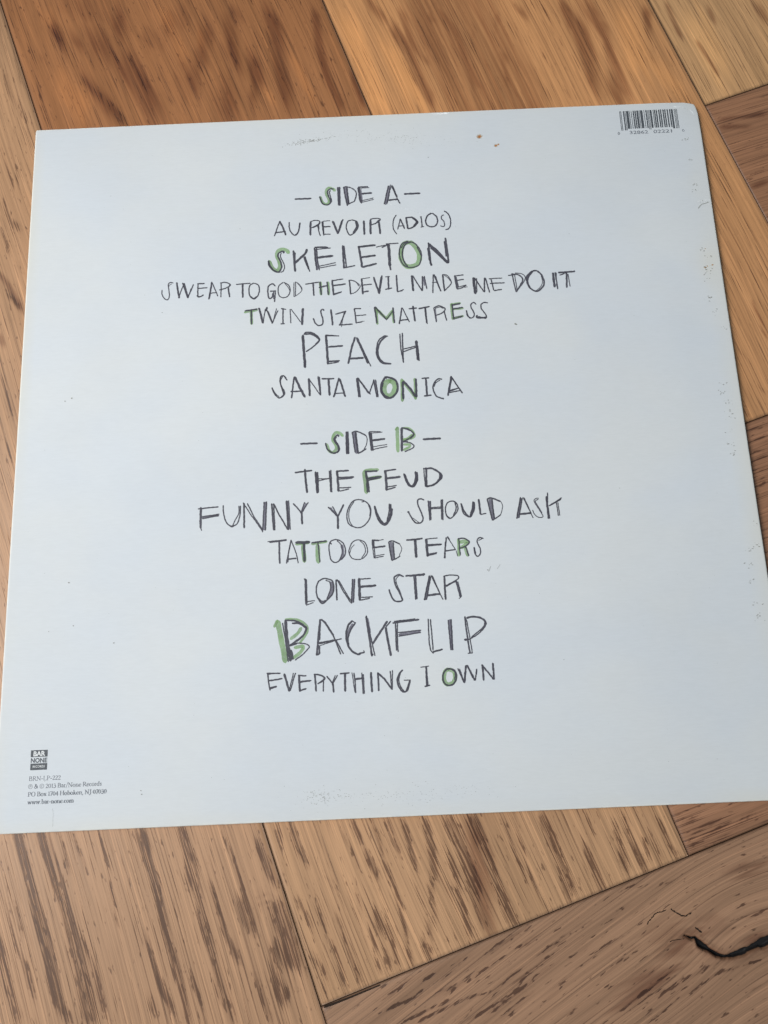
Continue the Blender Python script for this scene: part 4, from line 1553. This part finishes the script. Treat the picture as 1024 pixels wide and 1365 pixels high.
# ------------------------------------------------------------------ ribbons
class Ribbons:
    """flat pen strokes on a surface; every stroke is laid a hair above the one before"""

    def __init__(self, zfun, lift):
        self.v, self.f, self.m = [], [], []
        self.z, self.lift = zfun, lift

    def stroke(self, P, width, mat=0, curve=False, wob=0.05, rough=0.10, ends=0.75):
        P = np.asarray(P, float)
        if curve and len(P) > 2:
            P = catmull(P)
        P = resample(P, max(0.16, width * 0.35))
        n = len(P)
        T = np.gradient(P, axis=0)
        T /= np.maximum(np.hypot(*T.T), 1e-6)[:, None]
        N = np.stack([-T[:, 1], T[:, 0]], 1)
        ph = rng.uniform(0, 6.28, 4)
        s = np.arange(n) * 1.0
        w = np.full(n, width / 2)
        P = P + N * (wob * np.sin(s * 0.21 + ph[0]) + wob * .5 * np.sin(s * .57 + ph[1]))[:, None]
        wl = w * (1 + rough * np.sin(s * 0.8 + ph[2]) + rng.normal(0, rough * .5, n))
        wr = w * (1 + rough * np.sin(s * 0.63 + ph[3]) + rng.normal(0, rough * .5, n))
        if n > 2:
            wl[0] *= ends; wr[0] *= ends; wl[-1] *= ends; wr[-1] *= ends
        L_, R_ = P + N * wl[:, None], P - N * wr[:, None]
        capa = P[0] - T[0] * width * .34
        capb = P[-1] + T[-1] * width * .34
        base = len(self.v)
        self.lift += 0.0006
        pts = list(L_) + list(R_) + [capa, capb]
        self.v += [(p[0] * MM, p[1] * MM, self.z(p[0], p[1]) * MM + self.lift * MM) for p in pts]
        fs = [(base + i, base + n + i, base + n + i + 1, base + i + 1) for i in range(n - 1)]
        fs.append((base, base + 2 * n, base + n))
        fs.append((base + n - 1, base + 2 * n - 1, base + 2 * n + 1))
        self.f += fs
        self.m += [mat] * len(fs)

    def blob(self, c, r, mat=0, squash=1.0, ang=0.0, jag=.25):
        n = 7 if r < .6 else 14
        base = len(self.v)
        self.lift += 0.0002
        ca, sa = math.cos(ang), math.sin(ang)
        for i in range(n):
            a = 2 * math.pi * i / n
            q = r * (1 + rng.uniform(-jag, jag))
            x, y = q * math.cos(a), q * squash * math.sin(a)
            X_, Y_ = c[0] + x * ca - y * sa, c[1] + x * sa + y * ca
            self.v.append((X_ * MM, Y_ * MM, self.z(X_, Y_) * MM + self.lift * MM))
        self.f.append(tuple(range(base, base + n)))
        self.m.append(mat)

    def poly(self, pts, mat=0):
        base = len(self.v)
        self.lift += 0.0006
        self.v += [(x * MM, y * MM, self.z(x, y) * MM + self.lift * MM) for x, y in pts]
        self.f.append(tuple(range(base, base + len(pts))))
        self.m.append(mat)

    def build(self, name, mats, parent):
        return link(name, mesh_from(name, self.v, self.f, mats, self.m), parent)


flat = lambda x, y: 0.12
# the split knot, the fine cracks round it and the chipped joint
ck = Ribbons(flat, 0.02)
ck.lift = 0.03
ck.stroke([(93.1, -199.9), (94.9, -197.7), (97.2, -196.1), (100.9, -195.1)], .34, 0, True, wob=.12, rough=.35, ends=.2)
ck.stroke([(102.8, -194.7), (104.4, -196.1), (106.4, -197.2), (108.5, -197.3), (110.4, -196.5)], .42, 0, True, wob=.12, rough=.35, ends=.2)
ck.stroke([(111.2, -201.6), (113.4, -203.5)], .5, rough=.3, ends=.3)
ck.stroke([(101.0, -206.2), (103, -205.6), (106.5, -205.4)], .25, 0, True)
o = ck.build('knot_crack', [M_CRACK], floor)
gp = Ribbons(lambda x, y: 0.12, 0.02)
gp.poly([(-30.3, -223.6), (-26.5, -222.6), (-20.5, -220.7), (-9.0, -216.8), (-9.2, -216.4), (-20.8, -220.1), (-26.0, -221.6), (-30.2, -222.7)])
gp.build('joint_chip', [M_CRACK], floor)

# ------------------------------------------------------------------ the record sleeve
H = 157.0
ZT = 3.5
sleeve = bpy.data.objects.new('record_sleeve', None)
COL.objects.link(sleeve)
sleeve.empty_display_size = 0.05
sleeve['label'] = 'worn white square card record sleeve lying on oak planks, hand-lettered track list on its back'
sleeve['category'] = 'record sleeve'


def ztop(x, y):
    r = math.hypot(x, y)
    z = ZT - 0.05 + 0.18 * (1 - min(1.0, max(0.0, (r - 138) / 16)))
    z += 0.05 * math.sin(x / 61 + 1) * math.sin(y / 47 + .4)
    c = max(0.0, (x + y - 292) / 22.0)
    z -= 0.9 * c * c
    return z


def outline(x, y):
    """true outline of the sleeve: slightly bowed edges, softened corners, one blunted corner"""
    X_, Y_ = x, y
    if abs(y) > 150 and y > 0:
        X_, Y_ = X_, Y_ + 0.45 * math.cos((x + 50) / 157 * 1.1) * (y - 150) / 7
    for sx in (-1, 1):
        for sy in (-1, 1):
            rad = 6.5 if (sx, sy) == (1, 1) else 1.1
            dx, dy = sx * X_ - (H - rad), sy * Y_ - (H - rad)
            if dx > 0 and dy > 0:
                m = max(dx, dy)
                h = math.hypot(dx, dy)
                k = m / h
                if (sx, sy) == (1, 1):
                    k = 0.45 + 0.55 * k
                X_, Y_ = sx * (H - rad + dx * k), sy * (H - rad + dy * k)
    return X_, Y_


def panel(name, z_hi, z_lo, zf, edge_r):
    g = list(np.linspace(-H + 3.0, H - 3.0, 108))
    g = [-H + .0, -H + .12, -H + .4, -H + .9, -H + 1.8] + g + [H - 1.8, H - .9, H - .4, H - .12, H]
    n = len(g)
    vs, wearv, yel = [], [], []
    for x in g:
        for y in g:
            X_, Y_ = outline(x, y)
            d = H - max(abs(x), abs(y))
            drop = 0.0
            if d < edge_r:
                drop = edge_r - math.sqrt(max(0, edge_r ** 2 - (edge_r - d) ** 2))
            vs.append((X_ * MM, Y_ * MM, (zf(X_, Y_) - drop) * MM))
            wearv.append(max(0.0, 1 - d / 0.75))
            dd = min(H - x, 1e9)
            yel.append(max(0.0, 1 - (x + H) / 5.0) * .8 + max(0.0, 1 - (y + H) / 6.0) * .7 + max(0.0, 1 - (H - y) / 4.0) * .5 + max(0.0, 1 - dd / 9.0) * .7 + max(0., 1 - (y + H) / 22.) * .55 * math.exp(-((x + 15) / 55) ** 2) + .8 * math.exp(-((x - 151) / 5) ** 2 - ((y - 72) / 9) ** 2) + .5 * math.exp(-((x - 151) / 4) ** 2 - ((y - 112) / 12) ** 2) + max(0., 1 - (H - y) / 28.) * .30 * math.exp(-((x - 0) / 45) ** 2))
    fs = []
    for i in range(n - 1):
        for j in range(n - 1):
            fs.append((i * n + j, (i + 1) * n + j, (i + 1) * n + j + 1, i * n + j + 1))
    ring = [i * n for i in range(n)] + [(n - 1) * n + j for j in range(1, n)] + [i * n + n - 1 for i in range(n - 2, -1, -1)] + [j for j in range(n - 2, 0, -1)]
    base = len(vs)
    for r_ in ring:
        vs.append((vs[r_][0], vs[r_][1], z_lo * MM))
        wearv.append(1)
        yel.append(0)
    m = len(ring)
    for i in range(m):
        fs.append((ring[(i + 1) % m], ring[i], base + i, base + (i + 1) % m))
    fs.append(tuple(base + i for i in range(m))[::-1])
    me_ = mesh_from(name, vs, fs, [M_CARD])
    a_ = me_.attributes.new('edge_wear', 'FLOAT', 'POINT')
    a_.data.foreach_set('value', np.array(wearv, dtype=np.float32))
    a_ = me_.attributes.new('yellowing', 'FLOAT', 'POINT')
    a_.data.foreach_set('value', np.array(yel, dtype=np.float32))
    return link(name, me_, sleeve)


panel('back_panel', ZT, 2.1, ztop, 0.5)
panel('front_panel', 1.3, 0.2, lambda x, y: 1.45, 0.2)


def box(vs, fs, x0, x1, y0, y1, z0, z1):
    b_ = len(vs)
    for z in (z0, z1):
        vs += [(x0 * MM, y0 * MM, z * MM), (x1 * MM, y0 * MM, z * MM), (x1 * MM, y1 * MM, z * MM), (x0 * MM, y1 * MM, z * MM)]
    fs += [(b_, b_ + 3, b_ + 2, b_ + 1), (b_ + 4, b_ + 5, b_ + 6, b_ + 7)]
    for i in range(4):
        j = (i + 1) % 4
        fs.append((b_ + i, b_ + j, b_ + 4 + j, b_ + 4 + i))


vs, fs = [], []
box(vs, fs, -H + .15, -H + 1.6, -H + 1.2, H - 1.2, 1.46, 2.09)
box(vs, fs, -H + 1.8, H - 6, H - 1.6, H - .15, 1.46, 2.09)
box(vs, fs, -H + 1.8, H - 3, -H + .15, -H + 1.6, 1.46, 2.09)
link('glued_edge', mesh_from('glued_edge', vs, fs, [M_CARD], smooth=False), sleeve)
vs, fs = [], []
box(vs, fs, -H + 3, H - 2.5, -H + 3, H - 4, 1.55, 2.0)
link('inner_sleeve', mesh_from('inner_sleeve', vs, fs, [M_CORE], smooth=False), sleeve)

# ------------------------------------------------------------------ hand lettering
LINES = [('side_a_heading', 'side_heading', 'handwritten SIDE A between two dashes, first letter over green'),
         ('song_au', 'song_title', 'handwritten AU REVOIR (ADIOS)'),
         ('song_sk', 'song_title', 'large handwritten SKELETON with green under two letters'),
         ('song_sw', 'song_title', 'long handwritten SWEAR TO GOD THE DEVIL MADE ME DO IT'),
         ('song_tw', 'song_title', 'handwritten TWIN SIZE MATTRESS with green under three letters'),
         ('song_pe', 'song_title', 'large handwritten PEACH in charcoal only'),
         ('song_sa', 'song_title', 'handwritten SANTA MONICA with green inside the O and N'),
         ('side_b_heading', 'side_heading', 'handwritten SIDE B between two dashes, S and B over green'),
         ('song_fe', 'song_title', 'handwritten THE FEUD with a green haloed F'),
         ('song_fu', 'song_title', 'handwritten FUNNY YOU SHOULD ASK'),
         ('song_ta', 'song_title', 'handwritten TATTOOED TEARS with two green Ts'),
         ('song_lo', 'song_title', 'handwritten LONE STAR'),
         ('song_ba', 'song_title', 'largest handwritten line BACKFLIP with a green shadowed B'),
         ('song_ev', 'song_title', 'handwritten EVERYTHING I OWN with green round the O')]
for key, name, lab in LINES:
    ink = Ribbons(ztop, 0.030)
    greens = []
    strokes = []
    for ln in INK[key].strip().split('\n'):
        f = ln.split()
        P = [tuple(map(float, p.split(','))) for p in f[1:]]
        strokes.append((f[0][0], f[0][1] == 'c', float(f[0].lstrip('kglc')), P))
    for kk, curve, w, P in strokes:
        if kk == 'l':
            ink.stroke(P, w * 1.05, 1, curve, wob=.03, rough=.08, ends=.9)
    ink.lift = max(ink.lift, 0.045)
    for kk, curve, w, P in strokes:
        if kk == 'k':
            ink.stroke(P, w * 0.98, 0, curve, wob=.03, rough=.10, ends=.8)
        elif kk == 'g':
            x0, x1 = min(p[0] for p in P), max(p[0] for p in P)
            if not greens or x0 > greens[-1][1] + .25:      # the next marked letter
                greens.append([Ribbons(ztop, 0.014), x1])
            greens[-1][1] = max(greens[-1][1], x1)
            greens[-1][0].stroke(P, w * 1.04, 0, curve, wob=.05, rough=.06, ends=.8)
    o = ink.build(name, [M_INK, M_WASH], sleeve)
    o['label'] = lab
    for gr, _ in greens:
        gr.build('green_highlight', [M_GREEN], o)


# ------------------------------------------------------------------ printed matter
def text_mesh(txt, x, y, width, height, mat, name, parent, lift, bold=0.0, space=1.0):
    cu = bpy.data.curves.new('text', 'FONT')
    cu.body = txt
    cu.size = 1.0
    cu.offset = bold
    cu.space_character = space
    cu.resolution_u = 3
    ob = bpy.data.objects.new('text', cu)
    COL.objects.link(ob)
    bpy.context.view_layer.update()
    dg = bpy.context.evaluated_depsgraph_get()
    me_ = bpy.data.meshes.new_from_object(ob.evaluated_get(dg))
    bpy.data.objects.remove(ob)
    co = np.empty(len(me_.vertices) * 3, np.float32)
    me_.vertices.foreach_get('co', co)
    co = co.reshape(-1, 3)
    lo, hi = co.min(0), co.max(0)
    co[:, 0] = (x + (co[:, 0] - lo[0]) / (hi[0] - lo[0]) * width)
    co[:, 1] = (y + co[:, 1] / hi[1] * height)
    co[:, 2] = [ztop(a, b) + lift for a, b in co[:, :2]]
    me_.vertices.foreach_set('co', (co * MM).ravel())
    me_.materials.clear()
    me_.materials.append(mat)
    me_.update()
    me_.name = name
    return link(name, me_, parent)


# barcode
LC = {'0': '0001101', '1': '0011001', '2': '0010011', '3': '0111101', '4': '0100011', '5': '0110001', '6': '0101111', '7': '0111011', '8': '0110111', '9': '0001011'}
digits = '032862022210'
mods = '101' + ''.join(LC[d] for d in digits[:6]) + '01010' + ''.join(''.join('1' if q == '0' else '0' for q in LC[d]) for d in digits[6:]) + '101'
bx0, bx1, by1 = 119.75, 147.0, 153.25
step = (bx1 - bx0) / len(mods)
bars = Ribbons(ztop, 0.03)
i = 0
while i < len(mods):
    if mods[i] == '1':
        j = i
        while j < len(mods) and mods[j] == '1':
            j += 1
        longbar = i < 10 or i >= 85 or 45 <= i < 50
        yb = 142.75 if longbar else 143.55
        gx = step * 0.04
        bars.poly([(bx0 + i * step - gx, yb), (bx0 + j * step + gx, yb), (bx0 + j * step + gx, by1), (bx0 + i * step - gx, by1)])
        i = j
    else:
        i += 1
bar = bars.build('barcode', [M_PRINT], sleeve)
text_mesh('32862', 123.4, 140.65, 8.7, 1.75, M_SMALL, 'barcode_digits', bar, .03, .012)
text_mesh('02221', 134.6, 140.65, 8.7, 1.75, M_SMALL, 'barcode_digits', bar, .03, .012)
text_mesh('0', 117.8, 140.65, 1.05, 1.45, M_SMALL, 'barcode_digits', bar, .03, .012)
text_mesh('0', 148.1, 140.70, 1.05, 1.45, M_SMALL, 'barcode_digits', bar, .03, .012)

# label mark: two dark blocks and a word between them
lg = Ribbons(ztop, 0.02)
lg.poly([(-143.62, -128.72), (-136.93, -128.72), (-136.93, -126.12), (-143.62, -126.12)])
lg.poly([(-143.58, -133.66), (-136.92, -133.66), (-136.92, -131.17), (-143.58, -131.17)])
logo = lg.build('printed_emblem', [M_PRINT], sleeve)
text_mesh('BAR', -142.55, -128.35, 4.7, 1.85, M_CREASE, 'emblem_lettering', logo, .05, .035)
text_mesh('NONE', -143.5, -130.85, 6.5, 1.75, M_PRINT, 'emblem_lettering', logo, .03, .035)
text_mesh('RECORDS', -142.6, -132.75, 4.7, .85, M_CREASE, 'emblem_lettering', logo, .05, .01, 1.05)

# small serif print, drawn with thick (T) and thin (N) strokes; x height .44, cap height .68
G = {
 'B': (.60, 'T .12,0 .12,.68;Nc .04,.67 .30,.68 .46,.60 .44,.42 .14,.36;Tc .40,.62 .45,.52 .40,.42;Nc .14,.36 .40,.36 .54,.20 .44,.02 .04,.01;Tc .46,.32 .53,.18 .46,.06'),
 'R': (.64, 'T .12,0 .12,.68;Nc .04,.67 .30,.68 .46,.60 .44,.40 .14,.34;Tc .41,.62 .46,.52 .41,.42;T .26,.34 .56,.02;N .04,.01 .22,.01;N .52,.01 .64,.01'),
 'N': (.74, 'N .12,0 .12,.66;T .10,.66 .60,.02;N .60,.0 .60,.67;N .02,.67 .14,.67;N .52,.67 .70,.67;N .04,.01 .20,.01'),
 'L': (.56, 'T .12,0 .12,.68;N .03,.67 .22,.67;N .03,.01 .50,.01;N .50,.01 .52,.16'),
 'P': (.54, 'T .12,0 .12,.68;Nc .04,.67 .30,.68 .48,.56 .42,.36 .14,.31;Tc .42,.62 .48,.50 .42,.38;N .03,.01 .24,.01'),
 'O': (.74, 'Nc .36,.69 .12,.58 .06,.34 .12,.10 .36,-.01 .60,.10 .66,.34 .60,.58 .36,.69;Tc .14,.56 .07,.34 .14,.12;Tc .58,.56 .65,.34 .58,.12'),
 'H': (.76, 'T .13,0 .13,.68;T .61,0 .61,.68;N .13,.35 .61,.35;N .04,.67 .23,.67;N .52,.67 .70,.67;N .04,.01 .23,.01;N .52,.01 .70,.01'),
 'J': (.36, 'Tc .22,.68 .22,.10 .12,-.12 .0,-.16;N .10,.67 .34,.67'),
 '2': (.46, 'Nc .06,.50 .12,.64 .24,.66 .36,.56 .34,.42 .06,.03;T .06,.03 .42,.03;Tc .32,.62 .37,.50 .28,.34'),
 '0': (.46, 'Nc .22,.62 .06,.46 .06,.16 .22,0 .38,.16 .38,.46 .22,.62;Tc .08,.48 .05,.30 .08,.14;Tc .36,.48 .39,.30 .36,.14'),
 '1': (.36, 'T .19,0 .19,.62;N .08,.56 .19,.62;N .09,.01 .29,.01'),
 '3': (.44, 'Nc .06,.54 .18,.64 .32,.58 .30,.42 .16,.36;Tc .18,.36 .36,.28 .34,.06 .18,-.02 .04,.04'),
 '7': (.44, 'T .05,.60 .40,.60;N .40,.60 .14,-.06;T .30,.36 .15,-.04'),
 '4': (.46, 'T .32,-.04 .32,.62;N .32,.62 .03,.18;N .03,.18 .44,.18'),
 '-': (.34, 'T .05,.24 .28,.24'),
 '/': (.38, 'N .03,-.12 .34,.74'),
 '&': (.66, 'Tc .58,.02 .30,.34 .18,.54 .28,.66 .38,.56 .30,.42 .08,.24 .10,.06 .26,0 .44,.10 .54,.36;N .44,.38 .62,.38'),
 ' ': (.24, ''),
 'a': (.42, 'Tc .30,0 .31,.30 .22,.44 .06,.36;Nc .30,.24 .08,.18 .08,.02 .20,.0 .30,.10;N .30,.03 .40,.01'),
 'r': (.34, 'T .11,0 .11,.43;Nc .11,.30 .20,.43 .31,.40;N .03,.01 .20,.01;N .03,.42 .11,.43'),
 'o': (.48, 'Nc .23,.45 .06,.32 .06,.10 .23,-.01 .40,.10 .40,.32 .23,.45;Tc .08,.34 .05,.22 .08,.10;Tc .38,.34 .41,.22 .38,.10'),
 'n': (.52, 'T .11,0 .11,.43;Nc .11,.32 .24,.45 .38,.38 .40,.24;T .40,.32 .40,0;N .03,.01 .19,.01;N .33,.01 .48,.01;N .03,.42 .11,.43'),
 'e': (.42, 'N .07,.25 .36,.25;Nc .36,.25 .32,.42 .20,.45 .07,.32 .06,.12 .20,-.01 .37,.08;Tc .09,.36 .05,.22 .10,.06'),
 'c': (.40, 'Nc .35,.36 .22,.45 .08,.34 .06,.14 .20,-.01 .36,.08;Tc .09,.36 .05,.22 .10,.07'),
 'd': (.50, 'T .38,0 .38,.70;Nc .38,.36 .22,.45 .07,.32 .06,.12 .20,-.01 .38,.10;Tc .09,.34 .05,.22 .09,.08;N .30,.69 .38,.70'),
 's': (.34, 'Nc .28,.36 .18,.45 .07,.36 .16,.25 .28,.14 .20,0 .05,.06;T .10,.32 .26,.14'),
 'x': (.46, 'T .08,.43 .38,.01;N .38,.43 .08,.01;N .02,.42 .16,.42;N .30,.42 .44,.42;N .02,.01 .16,.01;N .30,.01 .44,.01'),
 'b': (.50, 'T .11,0 .11,.70;Nc .11,.34 .26,.45 .42,.32 .42,.12 .26,-.01 .11,.08;Tc .40,.34 .43,.22 .40,.10;N .03,.69 .11,.70'),
 'k': (.50, 'T .11,0 .11,.70;N .11,.20 .36,.42;T .20,.27 .42,.01;N .03,.69 .11,.70;N .03,.01 .19,.01;N .36,.01 .48,.01'),
 ',': (.22, 'Tc .10,.04 .12,-.04 .05,-.14'),
 '.': (.22, 'T .09,.02 .12,.04'),
 'w': (.70, 'T .08,.43 .20,.01;N .20,.01 .34,.43;T .34,.43 .46,.01;N .46,.01 .62,.43;N .02,.42 .16,.42;N .54,.42 .68,.42'),
 'm': (.78, 'T .11,0 .11,.43;Nc .11,.32 .22,.45 .34,.38 .36,.24;T .36,.32 .36,0;Nc .36,.32 .48,.45 .62,.38 .64,.24;T .64,.32 .64,0;N .03,.01 .19,.01;N .29,.01 .44,.01;N .57,.01 .72,.01'),
 'h': (.52, 'T .11,0 .11,.70;Nc .11,.32 .24,.45 .38,.38 .40,.24;T .40,.32 .40,0;N .03,.01 .19,.01;N .33,.01 .48,.01;N .03,.69 .11,.70'),
 '\u2117': (.74, 'Nc .36,.66 .12,.56 .04,.32 .12,.08 .36,-.02 .60,.08 .68,.32 .60,.56 .36,.66;N .28,.14 .28,.50;Nc .28,.50 .46,.48 .48,.36 .30,.30'),
 '\u00a9': (.74, 'Nc .36,.66 .12,.56 .04,.32 .12,.08 .36,-.02 .60,.08 .68,.32 .60,.56 .36,.66;Nc .48,.44 .36,.50 .24,.40 .24,.24 .36,.14 .48,.20'),
}


def serif_line(rib, txt, x, y, width, size):
    total = sum(G[c][0] for c in txt)
    sx = width / total
    for c in txt:
        adv, spec = G[c]
        for st in filter(None, spec.split(';')):
            f = st.split()
            P = [(x + float(a) * sx, y + float(b) * size) for a, b in (p.split(',') for p in f[1:])]
            rib.stroke(P, (.105 if f[0][0] == 'T' else .060) * size, 0, f[0].endswith('c'), wob=0.0, rough=0.03, ends=1.0)
        x += adv * sx


sp = Ribbons(ztop, 0.02)
for txt, x0, x1, y in (('BRN-LP-222', -143.9, -131.3, -137.62),
                       ('\u2117 & \u00a9 2013 Bar/None Records', -144.0, -115.1, -140.55),
                       ('PO Box 1704 Hoboken, NJ 07030', -143.98, -113.1, -143.47),
                       ('www.bar-none.com', -143.93, -125.8, -146.35)):
    serif_line(sp, txt, x0, y, x1 - x0, 2.35)
sp.build('small_print', [M_SMALL], sleeve)

# ------------------------------------------------------------------ wear
sc_ = Ribbons(ztop, 0.015)
def specks(n, cx, cy, sx, sy, rot, r0, r1, sq=.5):
    ca, sa = math.cos(rot), math.sin(rot)
    for _ in range(n):
        x, y = rng.normal(0, sx), rng.normal(0, sy)
        sc_.blob((cx + x * ca - y * sa, cy + x * sa + y * ca), rng.uniform(r0, r1), 0, sq, rng.uniform(-.4, .4))
specks(110, -29.5, 144.2, 5.0, .7, .08, .10, .32)
specks(40, -23, 145.2, 4.0, .4, .15, .10, .30)
specks(170, 8, 144.8, 17, 2.2, -.12, .06, .20)
specks(22, 18, 144.5, 3, .6, -.1, .08, .22)
specks(90, -28, -148.6, 5.0, 1.2, 0, .08, .26)
specks(130, -4, -148.6, 17, 2.4, 0, .06, .20)
specks(50, 24, -148.0, 9, 1.4, 0, .05, .16)
for x, y in [(149.8, 137.2), (150.1, 125.5), (149.9, 112.9), (150.1, 109.4), (151.8, 103.9), (149.6, 79.1), (151.4, 74.6), (150.2, 70.9), (150.2, 68.3),
             (149.4, 65.0), (149.7, 54.7), (150.9, 48.4), (153.2, 41.1), (149.0, 15.2), (148.7, 10.4), (150.7, 6.1), (149.9, 2.4), (151.4, -.7), (149.6, -6.8),
             (149.7, -12.8), (150.1, -16.8), (154.2, -48.4), (151.2, -58.4), (154.5, -57), (149.3, -64.9), (150.1, -71.8), (150.5, -80), (151, -86)]:
    specks(random.randint(4, 8), x, y, 1.1, .8, 0, .12, .46, .45)
for x, y, r in [(-136.7, 20.0, .35), (-133.8, 21.2, .38), (-131.5, -59.9, .40), (-138.9, -79.6, .2), (-128.9, -77.7, .3), (-112, -85.4, .32), (62.1, 46.9, .5), (62.6, 46.6, .35),
                (-99.6, -143.1, .25), (-99.3, -144.5, .28), (28.2, 132.9, .3), (42.0, -62.3, .3), (-95, 60, .2), (-60, 100, .18), (90, 90, .18), (100, -30, .2), (70, -100, .2), (-120, 120, .2)]:
    sc_.blob((x, y), r, 0, .8)
for _ in range(160):
    sc_.blob((rng.uniform(-150, 150), rng.uniform(-150, 150)), rng.uniform(.05, .13), 0, .8)
sc_.stroke([(150.2, 100.2), (152, 102), (155.5, 103.2)], .28, 0, True)
sc_.stroke([(-134, -148.2), (-133.6, -151), (-133.7, -155)], .07, 0, True, rough=.3)
sc_.stroke([(42.3, -63.0), (43.4, -60.8)], .16)
sc_.stroke([(46.0, -62.0), (47.2, -60.2)], .12)
sc_.build('scuff_marks', [M_SCUFF], sleeve)
for grp in ([(52.8, 143.0, .95)], [(60.2, 137.75, .65), (61.4, 138.3, .4)], [(153.0, 71.5, .34), (149.6, 70.3, .3), (150.8, 79.6, .22), (150.6, 71.0, .25)]):
    rs = Ribbons(ztop, 0.015)
    for x, y, r in grp:
        for q_ in (1.6, 1.3):
            rs.blob((x, y), r * q_, 1, .85, 0.3, .12)
    for x, y, r in grp:
        rs.blob((x, y), r * .85, 0, .85, 0.3, .3)
    rs.build('rust_spot', [M_RUST, M_HALO], sleeve)
for P, w in (([(145.5, 154.6), (150, 154.2), (153.4, 152.4), (154.9, 150.2)], .45), ([(150.5, 104.0), (153, 104.2), (156.4, 104.4)], .45), ([(31.5, 156.6), (35, 156.3), (39, 156.5)], .7)):  # corner crease has its highlight painted as a pale stroke, beside pale tears
    cr = Ribbons(ztop, 0.02)
    cr.stroke(P, w, 0, True, rough=.4)
    cr.build('paper_tear_crease', [M_CREASE], sleeve)
